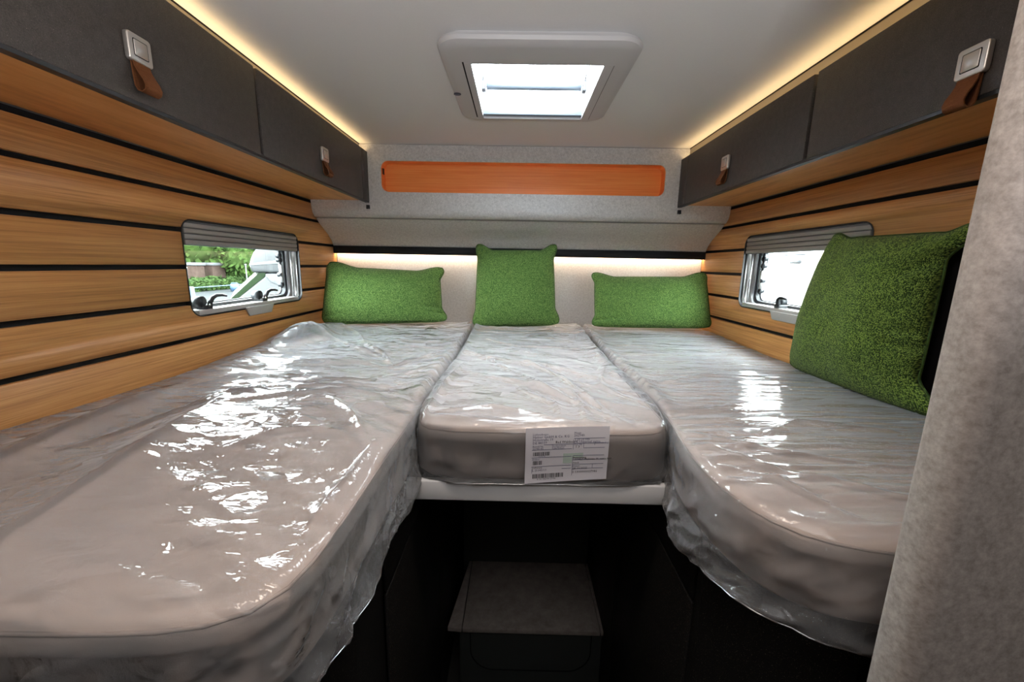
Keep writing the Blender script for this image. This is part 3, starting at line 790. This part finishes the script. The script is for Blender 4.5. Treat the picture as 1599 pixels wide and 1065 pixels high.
def wrC(x, y):
    c, s_ = math.cos(math.radians(-38)), math.sin(math.radians(-38))
    u = c * x + s_ * y; v = -s_ * x + c * y
    w = 0.08 * vnoise(x * 4, y * 3, 21)
    far = sst(1.5, 1.9, y)
    h = 0.015 * (ridged(u * 1.4, (v + w) * 6.5, 22) - 0.5) * (1 - far) + far * 0.009 * (ridged(x * 1.5, (y + w) * 13, 23) - 0.5)
    h = h + 0.005 * (ridged(u * 5, (v + w) * 15, 24) - 0.5) + 0.002 * (fbm_c(x, y, 18, 25) - 0.5)
    seam = 0.014 * np.exp(-((x + 0.225) / 0.03) ** 2) * sst(0.85, 1.1, y) + 0.012 * np.exp(-((x - 0.35) / 0.04) ** 2) * sst(0.85, 1.0, y)
    return h + 0.005 + seam + creases(x + w * 0.4 - 0.016, y + w * 0.4 - 0.016, CRC, 0.010, 0.008) + 0.010 * sst(1.7, 2.1, y)

def wrR(x, y):
    yy = y + 0.05 * vnoise(x * 2, y * 2, 31) + 0.10 * (x - 0.36) ** 2 - 0.10 * (x - 0.36)
    pull = np.exp(-(x - 0.36) / 0.22)
    h = 0.004 * (ridged(x * 1.0, yy * 13, 32) - 0.5) + 0.0050 * (ridged(x * 1.3, yy * 30, 33) - 0.5) + 0.0022 * (ridged(x * 2, yy * 66, 34) - 0.5)
    h = h * (0.6 + 1.3 * pull) + 0.002 * pull * (fbm_c(x, y, 20, 35) - 0.5)
    fold = (1 - sst(0.62, 0.85, y)) * 0.012 * (ridged((x - y) * 1.5, (x * 0.8 + y * 1.6) * 5.0, 36) - 0.5) * (1 - sst(0.50, 0.75, x))
    seam = 0.012 * np.exp(-((x - 0.37) / 0.03) ** 2) * sst(0.85, 1.05, y)
    return h + fold + 0.004 + creases(x, yy - 0.025, CRR, 0.007, 0.007) + seam + 0.012 * sst(1.5, 2.1, y)

hemL = lambda x, y: np.where(x < -0.4, -0.475, -0.468 - 0.022 * vnoise(x * 9, y * 9, 41))
hemC = lambda x, y: np.full_like(x, -0.4655) 
hemR = lambda x, y: -0.462 - 0.03 * vnoise(x * 8, y * 8, 42) - 0.025 * np.exp(-(((x - 0.34) / 0.05) ** 2 + ((y - 0.68) / 0.12) ** 2))
flareL = lambda x, y: np.where((x > -0.33) & (y < 0.8), 0.004, 0.0) * (1 - sst(0.7, 0.8, y))
flareR = lambda x, y: np.where((x < 0.5) & (y < 0.8), 0.014, 0.0) * (1 - sst(0.68, 0.78, y))
fmL = film_mat('crumpled_film', (0.75, 1.5, 1), (0, 0, math.radians(12)), 0.11, 1.0, 26)
fmC = film_mat('folded_film', (0.7, 1.5, 1), (0, 0, math.radians(35)), 0.13, 0.7, 22)
fmR = film_mat('stretched_film', (0.35, 2.2, 1), (0, 0, math.radians(-6)), 0.12, 0.4, 22, 0.6, 0.05)
fmS = film_mat('crumpled_film_edge', (1, 1, 0.7), (0, 0, 0), 0.10, 1.7, 36, 1.6, 0.07)
film('plastic_film', 'crumpled clear plastic film with bright glints wrapping the left mattress', polyL, (-0.62, 1.25), BED - 0.008, wrL, hemL, fmL, flare=flareL)
film('plastic_film', 'clear plastic film with diagonal folds over the middle mattress', polyC, (0.06, 1.5), BED - 0.008, wrC, hemC, fmC, n=420, rings=120, skirt=14, out0=0.003, ruffle=0.35)
film('plastic_film', 'clear plastic film stretched in fine lines over the right mattress', polyR, (0.70, 1.35), BED - 0.008, wrR, hemR, fmR, flare=flareR)

# ------------------------------------------------------------------ delivery label
lab = thing('delivery_label', 'white printed delivery label with barcodes on the middle mattress front', 'label', (0.11, 0.786, -0.46))
LY = 0.7850
def lz(x, z): return LY - 0.004 * ((x - 0.11) / 0.09) ** 2 * 0.5 - 0.0025 * math.sin((z + 0.4) * 40)
lx0, lx1, lz0, lz1 = 0.0245, 0.199, -0.4625, -0.3345
def lab_pt(u, v, d=0.0):
    # u 0..1 left-right, v 0..1 top-bottom; the sheet hangs slightly askew
    x = lx0 + (lx1 - lx0) * u; z = (lz1 + 0.009 * u) + ((lz0 + 0.016 * u) - (lz1 + 0.009 * u)) * v
    return (x, lz(x, z) - d, z)
b = MB(); n = 14
vs = [lab_pt(i / n, j / n) for i in range(n + 1) for j in range(n + 1)] + [lab_pt(i / n, j / n, -0.0004) for i in range(n + 1) for j in range(n + 1)]
K = (n + 1) ** 2
fs = [(i * (n + 1) + j, (i + 1) * (n + 1) + j, (i + 1) * (n + 1) + j + 1, i * (n + 1) + j + 1) for i in range(n) for j in range(n)]
fs += [tuple(K + q for q in f[::-1]) for f in fs]
b.add(vs, fs, True).build('sheet', MAT['paper'], lab)
def quad(b, u0, v0, u1, v1, d=0.0006):
    k = max(1, int((u1 - u0) / 0.06))
    for i in range(k):
        a, c = u0 + (u1 - u0) * i / k, u0 + (u1 - u0) * (i + 1) / k
        b.add([lab_pt(a, v0, d), lab_pt(c, v0, d), lab_pt(c, v1, d), lab_pt(a, v1, d)], [(0, 1, 2, 3)])
rb = random.Random(4)
def barcode(u0, v0, u1, v1):
    b = MB(); u = u0
    while u < u1:
        w = rb.choice((0.004, 0.004, 0.007, 0.010)); quad(b, u, v0, min(u + w, u1), v1); u += w + rb.choice((0.004, 0.006, 0.009))
    b.build('barcode', MAT['ink'], lab)
barcode(0.095, 0.425, 0.30, 0.495); barcode(0.095, 0.59, 0.205, 0.665); barcode(0.095, 0.835, 0.47, 0.915)
b = MB()
for u0, u1, v in ((0.22, 0.56, 0.295), (0.56, 0.99 - 0.42, 0.295), (0.08, 0.56, 0.53), (0.08, 0.56, 0.70), (0.45, 0.56, 0.76), (0.58, 0.95, 0.20), (0.58, 0.96, 0.29), (0.70, 0.95, 0.375), (0.58, 0.95, 0.52), (0.58, 0.95, 0.60), (0.58, 0.95, 0.69), (0.58, 0.95, 0.775), (0.08, 0.56, 0.385)):
    quad(b, u0, v - 0.004, u1, v + 0.004)
for u, v0, v1 in ((0.575, 0.22, 0.40), (0.70, 0.28, 0.375), (0.83, 0.27, 0.33), (0.575, 0.52, 0.90), (0.82, 0.69, 0.775), (0.325, 0.295, 0.38), (0.085, 0.74, 0.82)):
    quad(b, u - 0.002, v0, u + 0.002, v1)
b.build('ruled_lines', MAT['ink2'], lab)
b = MB(); quad(b, 0.46, 0.47, 0.70, 0.56, 0.0005); quad(b, 0.46, 0.56, 0.57, 0.66, 0.0005); b.build('green_print', MAT['green_ink'], lab)
def text(s, u, v, h, mat):
    cu = bpy.data.curves.new('t', 'FONT'); cu.body = s; cu.size = 1.0; cu.resolution_u = 1
    o = bpy.data.objects.new('t', cu); COL.objects.link(o)
    dg = bpy.context.evaluated_depsgraph_get(); dg.update()
    me = bpy.data.meshes.new_from_object(o.evaluated_get(dg)); bpy.data.objects.remove(o); bpy.data.curves.remove(cu)
    W_, H_ = lx1 - lx0, lz1 - lz0; k = h
    off = wloc(lab)
    for q in me.vertices:
        p = lab_pt(u + q.co.x * k * H_ / W_ * 0.95, v - q.co.y * k, 0.0007); q.co = Vector(p) - off
    me.name = 'printed_text'; me.materials.append(mat)
    t = bpy.data.objects.new('printed_text', me); COL.objects.link(t); t.parent = lab
for a in (("Lieferadresse", .085, .125, .05, 'ink2'), ("Hymer GmbH & Co. KG", .085, .175, .062, 'ink2'), ("Holzstraße 19", .085, .225, .062, 'ink2'), ("DE 88339", .085, .278, .062, 'ink2'), ("Bad Waldsee", .36, .275, .062, 'ink'),
          ("Bestell Nr.", .085, .335, .045, 'ink2'), ("2298145", .085, .38, .055, 'ink2'), ("Lieferschein", .335, .335, .045, 'ink2'), ("2675021", .335, .38, .055, 'ink2'),
          ("Menge", .58, .115, .045, 'ink2'), ("262940", .58, .165, .06, 'ink2'), ("1 20 23 045", .585, .235, .055, 'ink2'), ("FR Unterteil mitte", .585, .28, .06, 'ink2'), ("Pos. Nr.", .585, .325, .045, 'ink2'), ("1 3", .60, .37, .06, 'ink'),
          ("Gewicht (kg)", .83, .30, .045, 'ink2'), ("Artikel", .085, .575, .045, 'ink2'), ("Lieferant", .085, .735, .05, 'ink'), ("L 25345/13", .09, .785, .055, 'ink2'), ("Bezeichnung", .58, .57, .045, 'ink'), ("1300427 Matratze H. mitte kalt", .58, .608, .052, 'ink'),
          ("Stück", .58, .672, .05, 'ink'), ("Datum", .58, .735, .045, 'ink2'), ("28.10.2022", .58, .785, .058, 'ink'), ("S 1300000027986", .58, .855, .06, 'ink'), ("4 130 042700 27986", .15, .945, .04, 'ink'), ("2298145", .16, .515, .035, 'ink2')):
    text(a[0], a[1], a[2], a[3], MAT[a[4]])

# ------------------------------------------------------------------ pillows
def pillow(name, label, TL, TR, BL, BR, T, mat, sag=(0, 0, 0, 0), ear=0.22, seed=0, back=0.7, crease=(), nu=64, nv=48):
    TL, TR, BL, BR = map(Vector, (TL, TR, BL, BR))
    nrm = ((TR - TL + BR - BL).cross(TL - BL + TR - BR)).normalized()      # u x v = out of the face
    right = (TR - TL + BR - BL).normalized(); up = (TL - BL + TR - BR).normalized()
    cen = (TL + TR + BL + BR) / 4
    def pos(u, v, side):
        uu = u * math.sqrt(1 - 0.15 * v ** 6); vq = v * math.sqrt(1 - 0.15 * u ** 6)
        a, c = (uu + 1) / 2, (vq + 1) / 2
        p = TL.lerp(TR, a) * c + BL.lerp(BR, a) * (1 - c)
        eu = min(1, (1 - abs(u)) / ear); eu = eu * eu * (3 - 2 * eu); ev = min(1, (1 - abs(v)) / ear); ev = ev * ev * (3 - 2 * ev)
        p = p - up * (sag[0] * eu * c ** 2) + up * (sag[1] * eu * (1 - c) ** 2) + right * (sag[2] * ev * (1 - a) ** 2) - right * (sag[3] * ev * a ** 2)
        e = max(0, (1 - u * u)) * max(0, (1 - v * v))
        h = T * ((1 - abs(u) ** 2.5) * (1 - abs(v) ** 2.5)) ** 0.55
        w = mnoise.noise((u * 1.7 + seed * 5, v * 1.7, side * 3)) * 0.12 + mnoise.noise((u * 4 + seed * 5, v * 4, side * 3 + 7)) * 0.04
        h *= 1 + w
        for (cu, cv, du, dv, am, wd_) in crease:                           # pinched folds running in from the edge
            tt = (u - cu) * du + (v - cv) * dv; dd = abs((u - cu) * dv - (v - cv) * du)
            if tt > 0: h -= am * math.exp(-(dd / wd_) ** 2) * math.exp(-(tt / 0.35) ** 2) * (e ** 0.3)
        return p + nrm * (h if side > 0 else -h * back)
    vs = []; fs = []; uv = []
    G = lambda i, j: i * (nv + 1) + j
    us = [math.sin(math.pi / 2 * (2 * i / nu - 1)) * 0.35 + (2 * i / nu - 1) * 0.65 for i in range(nu + 1)]
    vv = [math.sin(math.pi / 2 * (2 * j / nv - 1)) * 0.35 + (2 * j / nv - 1) * 0.65 for j in range(nv + 1)]
    off = cen
    root = thing(name, label, 'pillow', tuple((BL + BR) / 2), 'green pillows on the bed')
    o0 = Vector(root.location)
    for side in (1, -1):
        for i in range(nu + 1):
            for j in range(nv + 1): vs.append(pos(us[i], vv[j], side) - o0); uv.append(((us[i] + 1) / 2, (vv[j] + 1) / 2))
    K = (nu + 1) * (nv + 1)
    for i in range(nu):
        for j in range(nv):
            fs.append((G(i, j), G(i + 1, j), G(i + 1, j + 1), G(i, j + 1)))
            fs.append(tuple(K + q for q in (G(i, j), G(i, j + 1), G(i + 1, j + 1), G(i + 1, j))))
    me = bpy.data.meshes.new('cover'); me.from_pydata(vs, [], fs)
    ul = me.uv_layers.new(name='UVMap')
    for lp in me.loops: ul.data[lp.index].uv = uv[lp.vertex_index]
    for p in me.polygons: p.use_smooth = True
    bm = bmesh.new(); bm.from_mesh(me); bmesh.ops.remove_doubles(bm, verts=bm.verts, dist=1e-5); bm.to_mesh(me); bm.free()
    me.materials.append(mat)
    ob = bpy.data.objects.new('cover', me); COL.objects.link(ob); ob.parent = root
    # sewn edge
    loop = [pos(u, -1, 1) for u in us] + [pos(1, v, 1) for v in vv[1:]] + [pos(u, 1, 1) for u in us[::-1][1:]] + [pos(-1, v, 1) for v in vv[::-1][1:-1]]
    MB().tube(loop + [loop[0]], 0.0032, 6, cap=False).build('seam', mat, root)
    return root

pillow('pillow', 'oblong green woven pillow beside the left bamboo wall', (-1.000, 2.105, 0.010), (-0.388, 2.215, -0.014), (-1.008, 2.005, -0.318), (-0.352, 2.10, -0.306), 0.062, MAT['green'],
       sag=(0.036, 0.004, 0.012, 0.040), ear=0.5, seed=1, crease=((1, -0.55, -1, 0.15, 0.03, 0.06), (1, -0.75, -1, 0.35, 0.022, 0.05), (-1, -0.8, 1, 0.3, 0.02, 0.06)))
pillow('pillow', 'square green woven pillow standing at middle of the back wall', (-0.237, 2.222, 0.121), (0.223, 2.222, 0.127), (-0.247, 2.12, -0.334), (0.245, 2.12, -0.316), 0.066, MAT['green_sq'],
       sag=(0.048, 0.004, 0.024, 0.034), ear=0.42, seed=2, crease=((-1, -0.35, 1, 0.05, 0.02, 0.05), (1, -0.1, -1, -0.2, 0.015, 0.06)))
pillow('pillow', 'oblong green woven pillow beside the right bamboo wall', (0.390, 2.215, -0.025), (1.011, 2.15, -0.013), (0.387, 2.10, -0.318), (1.022, 2.045, -0.306), 0.062, MAT['green'],
       sag=(0.034, 0.004, 0.032, 0.016), ear=0.42, seed=3, crease=((-1, -0.8, 1, 0.2, 0.025, 0.05), (0.85, 1, -0.2, -1, 0.02, 0.06)))
pillow('pillow', 'large square green pillow leaning on right wall nearest the camera', (0.997, 1.320, 0.128), (0.985, 0.872, 0.120), (0.982, 1.420, -0.345), (0.985, 0.880, -0.346), 0.084, MAT['green_near'],
       sag=(0.030, 0.004, 0.006, 0.072), ear=0.36, seed=4, back=0.25, nu=80, nv=70, crease=((1, -0.35, -1, 0.3, 0.03, 0.06), (1, 0.62, -1, -0.25, 0.022, 0.07), (1, -0.15, -1, 0.1, 0.02, 0.05)))

wb_ = thing('wall_pad', 'black sheet added as shade on the right wall behind the large square pillow', 'pad', (1.02, 0.7, BED))
MB().box(1.017, XR - 0.0005, 0.405, 0.985, -0.318, 0.066).build('panel', MAT['black'], wb_, bev=0.003)  # black sheet put in for the shade between pillow and partition

# ------------------------------------------------------------------ felt covered partition end, right foreground
fp = thing('partition_end', 'tall taupe felt covered partition with rounded edge in right foreground', 'partition', (0.75, 0.38, -1.62))
MB().box(0.420, XR - 0.001, 0.352, 0.402, -1.62, CZ - 0.001).build('felt_cover', MAT['felt_end'], fp, bev=0.02, seg=5)

# ------------------------------------------------------------------ outdoors
GZ = -2.4
grass = princ('meadow', (0.10, 0.14, 0.05), 0.9)
def noisy(name, c1, c2, sc):
    m = bpy.data.materials.new(name); t, n, l = sh(m); b = n['Principled BSDF']
    l.new(ramp(n, l, noise_n(n, l, texco(n, l, (1, 1, 1)), sc, 4), [(0.35, c1), (0.65, c2)]), b.inputs['Base Color'])
    b.inputs['Roughness'].default_value = 0.9; b.inputs['Specular IOR Level'].default_value = 0.1
    return m
asph = noisy('asphalt', (0.015, 0.017, 0.0178), (0.020, 0.0214, 0.0222), 3)
leafA = noisy('light_leaves', (0.010, 0.023, 0.0045), (0.034, 0.060, 0.0125), 1.6)
leafB = noisy('dark_leaves', (0.005, 0.012, 0.0036), (0.016, 0.030, 0.007), 1.6)
leafH = noisy('hedge_leaves', (0.007, 0.016, 0.0036), (0.022, 0.039, 0.0095), 2.5)
brick_m = noisy('pink_brick', (0.025, 0.0155, 0.0125), (0.038, 0.025, 0.020), 6)
brown_m = noisy('rust_brown_tiles', (0.027, 0.014, 0.010), (0.042, 0.022, 0.015), 4)
vanw = princ('white_vehicle_paint', (0.018, 0.019, 0.020), 0.5)
wht = princ('white_caravan_paint', (0.78, 0.80, 0.81), 0.35)
glassd = princ('windscreen_painted_reflection', (0.006, 0.012, 0.004), 0.25, spec=0.3)  # hedge reflection on the glass put in as green base colour
blue_m = princ('light_blue_plastic', (0.012, 0.034, 0.064), 0.6)
g = MB().box(-90, 60, -40, 110, GZ - 0.3, GZ).build('ground', asph, kind='structure')

def foliage(parent, name, blobs, mat, n, size, seed):
    rr = random.Random(seed); b = MB()
    for c, r in blobs: b.ball(c, r * 0.8, 12, 8)
    tot = sum(r * r for _, r in blobs)
    for c, r in blobs:
        for _ in range(int(n * r * r / tot)):
            d = Vector((rr.gauss(0, 1), rr.gauss(0, 1), rr.gauss(0, 1))).normalized()
            p = Vector(c) + d * r * (0.78 + 0.32 * rr.random())
            a = Vector((rr.gauss(0, 1), rr.gauss(0, 1), rr.gauss(0, 1))).normalized(); q = a.orthogonal().normalized() * size * (0.5 + rr.random()); a = a * size * (0.5 + rr.random())
            b.add([p - a, p + q * 0.5, p + a, p - q * 0.5], [(0, 1, 2, 3)])
    return b.build(name, mat, parent, kind='stuff')
def tree(x, y, h, r, mat, label, seed):
    t = thing('tree', label, 'tree', (x, y, GZ), 'trees outside the left window'); rr = random.Random(seed)
    MB().tube([(x, y, GZ), (x + 0.1, y, GZ + h * 0.45), (x, y + 0.1, GZ + h * 0.75)], [0.32, 0.24, 0.12], 10).build('trunk', noisy('bark', (0.03, 0.025, 0.02), (0.05, 0.04, 0.03), 8) if 'bark' not in bpy.data.materials else bpy.data.materials['bark'], t)
    blobs = [((x + rr.uniform(-r, r), y + rr.uniform(-r, r), GZ + h * rr.uniform(0.36, 0.86)), r * rr.uniform(0.5, 0.75)) for _ in range(16)]
    f = foliage(t, 'crown', blobs, mat, 5200, 0.28, seed); return t
tree(-27.5, 33.8, 7.6, 3.0, leafA, 'light green leafy tree outside the left window, leftmost', 11)
tree(-27.5, 41.5, 7.8, 2.9, leafB, 'dark green tree outside the left window behind its neighbours', 12)
tree(-25.0, 37.5, 7.4, 2.3, leafA, 'light green tree above the brown roof outside left window', 13)
tree(-27.0, 47.5, 7.6, 2.8, leafA, 'pale green tree beyond the parked motorhome outside left window', 14)
hd = thing('hedge', 'low clipped green hedge beyond the car park outside left window', 'hedge', (-24.5, 38, GZ))
rr = random.Random(3)
foliage(hd, 'foliage', [((-24.6 + rr.uniform(-0.2, 0.2), 26 + k * 0.75, GZ + 0.35 + rr.uniform(-0.05, 0.1)), 0.62) for k in range(34)], leafH, 7000, 0.16, 5)
bu = thing('shrub', 'round green bush between brick pillar and brown roof outside left window', 'shrub', (-25.6, 36.0, GZ))
foliage(bu, 'foliage', [((-25.8, 36.6, GZ + 1.0), 1.0), ((-25.6, 36.9, GZ + 1.7), 0.8), ((-25.9, 36.4, GZ + 1.8), 0.8)], leafA, 2600, 0.16, 6)
for i, (y, wd_) in enumerate(((32.4, 0.8), (34.4, 1.5))):
    p = thing('brick_pillar', ('narrow' if i == 0 else 'broad') + ' pinkish brick gate pillar outside the left window', 'pillar', (-26, y, GZ))
    MB().box(-26.4, -25.6, y - wd_ / 2, y + wd_ / 2, GZ, -0.5).build('shaft', brick_m, p, bev=0.03)
    MB().box(-26.5, -25.5, y - wd_ / 2 - 0.1, y + wd_ / 2 + 0.1, -0.5, -0.25).build('cap', MAT['stone'], p, bev=0.06)
sd = thing('shed', 'shed with rust brown roof beyond the hedge outside left window', 'shed', (-27.5, 38.4, GZ))
MB().box(-29.5, -26.6, 36.9, 40.6, GZ, -1.2).build('wall', brown_m, sd, bev=0.02)
MB().prism([(36.6, -1.3), (37.2, 0.05), (39.6, 0.05), (40.9, -1.3)], -29.8, -26.3, lambda p, q, t: (t, p, q)).build('roof', brown_m, sd, bev=0.03)
lp = thing('post', 'thin pale post in front of hedge outside the left window', 'post', (-23, 34.0, GZ))
MB().tube([(-23, 34.0, GZ), (-23, 34.0, -0.4)], 0.05, 8).build('shaft', MAT['stone'], lp); MB().ball((-23, 34, -0.38), 0.09).build('cap', MAT['stone'], lp)

mh = thing('motorhome', 'white parked motorhome with rounded nose outside the left window', 'vehicle', (-4.5, 7.6, GZ))
pv = lambda p, q, t: (-4.2 + 0.8313 * p - 0.5558 * t, 6.28 + 0.5558 * p + 0.8313 * t, q)
MB().prism([(0.045, -0.19), (0.012, -0.10), (0.049, 0.031), (0.099, 0.142), (0.161, 0.225), (0.247, 0.28), (0.6, 0.31), (4.5, 0.33), (4.5, -0.17), (0.4, -0.185)], 0.0, 2.0, pv).build('overcab', vanw, mh, bev=0.03, seg=3)
grs = princ('grey_stripe', (0.09, 0.095, 0.10), 0.4)
MB().prism([(0.006, -0.085), (0.012, -0.05), (0.42, 0.012), (4.4, 0.06), (4.4, -0.02), (0.42, -0.045)], -0.012, 0.012, pv).build('side_stripe', grs, mh, bev=0.004, seg=1)
MB().prism([(0.13, -0.192), (-0.286, -0.597), (-0.215, -0.607), (0.20, -0.25), (0.22, -0.192)], 0.03, 1.95, pv).build('windscreen', glassd, mh)
MB().prism([(-0.21, -0.61), (-0.30, -0.66), (-0.42, -0.85), (-0.44, -1.9), (4.5, -1.9), (4.5, -0.175), (0.22, -0.20), (0.20, -0.26)], 0.02, 1.98, pv).build('body', vanw, mh, bev=0.02, seg=2)
MB().prism([(0.21, -0.215), (1.2, -0.19), (1.2, -0.55), (0.40, -0.395), (0.27, -0.33)], 0.0, 0.019, pv).build('side_window', princ('grey_side_glass', (0.07, 0.075, 0.08), 0.25), mh, bev=0.004)
for t in (0.15, 3.4):
    MB().tube([pv(t, GZ + 0.34, 0.3), pv(t, GZ + 0.34, 0.0)], 0.34, 24).build('wheel', MAT['rubber'], mh)
bo = thing('barrier_post', 'light blue barrier post outside the left window, at its left edge', 'post', (-8, 9.7, GZ))
MB().box(-8.08, -7.92, 9.60, 9.76, GZ, -0.66).build('post', blue_m, bo, bev=0.02)
MB().box(-8.01, -7.99, 9.76, 11.8, -0.70, -0.68).build('rope', blue_m, bo)
bb = thing('barrel', 'light blue barrel standing on asphalt outside left window', 'barrel', (-22, 31, GZ))
MB().tube([(-22, 31, GZ), (-22, 31, GZ + 0.3), (-22, 31, GZ + 0.6)], [0.27, 0.30, 0.27], 16).build('drum', blue_m, bb); MB().tube([(-22, 31, GZ + 0.6), (-22, 31, GZ + 0.68)], 0.2, 16).build('lid', blue_m, bb)

cv = thing('caravan', 'white caravan side close outside the right window', 'vehicle', (2.9, 3.2, GZ))
MB().box(2.4, 4.4, 0.0, 7.5, GZ + 0.45, 0.62).build('body', wht, cv, bev=0.06, seg=3)
gry = princ('dark_grey_trim', (0.03, 0.033, 0.036), 0.5, spec=0.2)
MB().box(2.394, 2.40, 0.2, 7.3, -0.006, -0.001).build('panel_seam', gry, cv)
MB().box(2.385, 2.40, 3.42, 3.70, 0.128, 0.136).build('vent_strip', gry, cv, bev=0.002)
MB().box(2.37, 2.40, 3.46, 3.58, 0.055, 0.085).build('grab_handle', gry, cv, bev=0.01)
MB().ring(rrect(3.92, 4.02, 0.05, 0.16, 0.03), rrect(3.93, 4.01, 0.06, 0.15, 0.03), 2.392, 2.40, lambda p, q, t: (t, p, q)).build('flap_rim', gry, cv)
for y in (2.2, 5.4): MB().tube([(2.7, y, GZ + 0.34), (2.45, y, GZ + 0.34)], 0.34, 24).build('wheel', MAT['rubber'], cv)
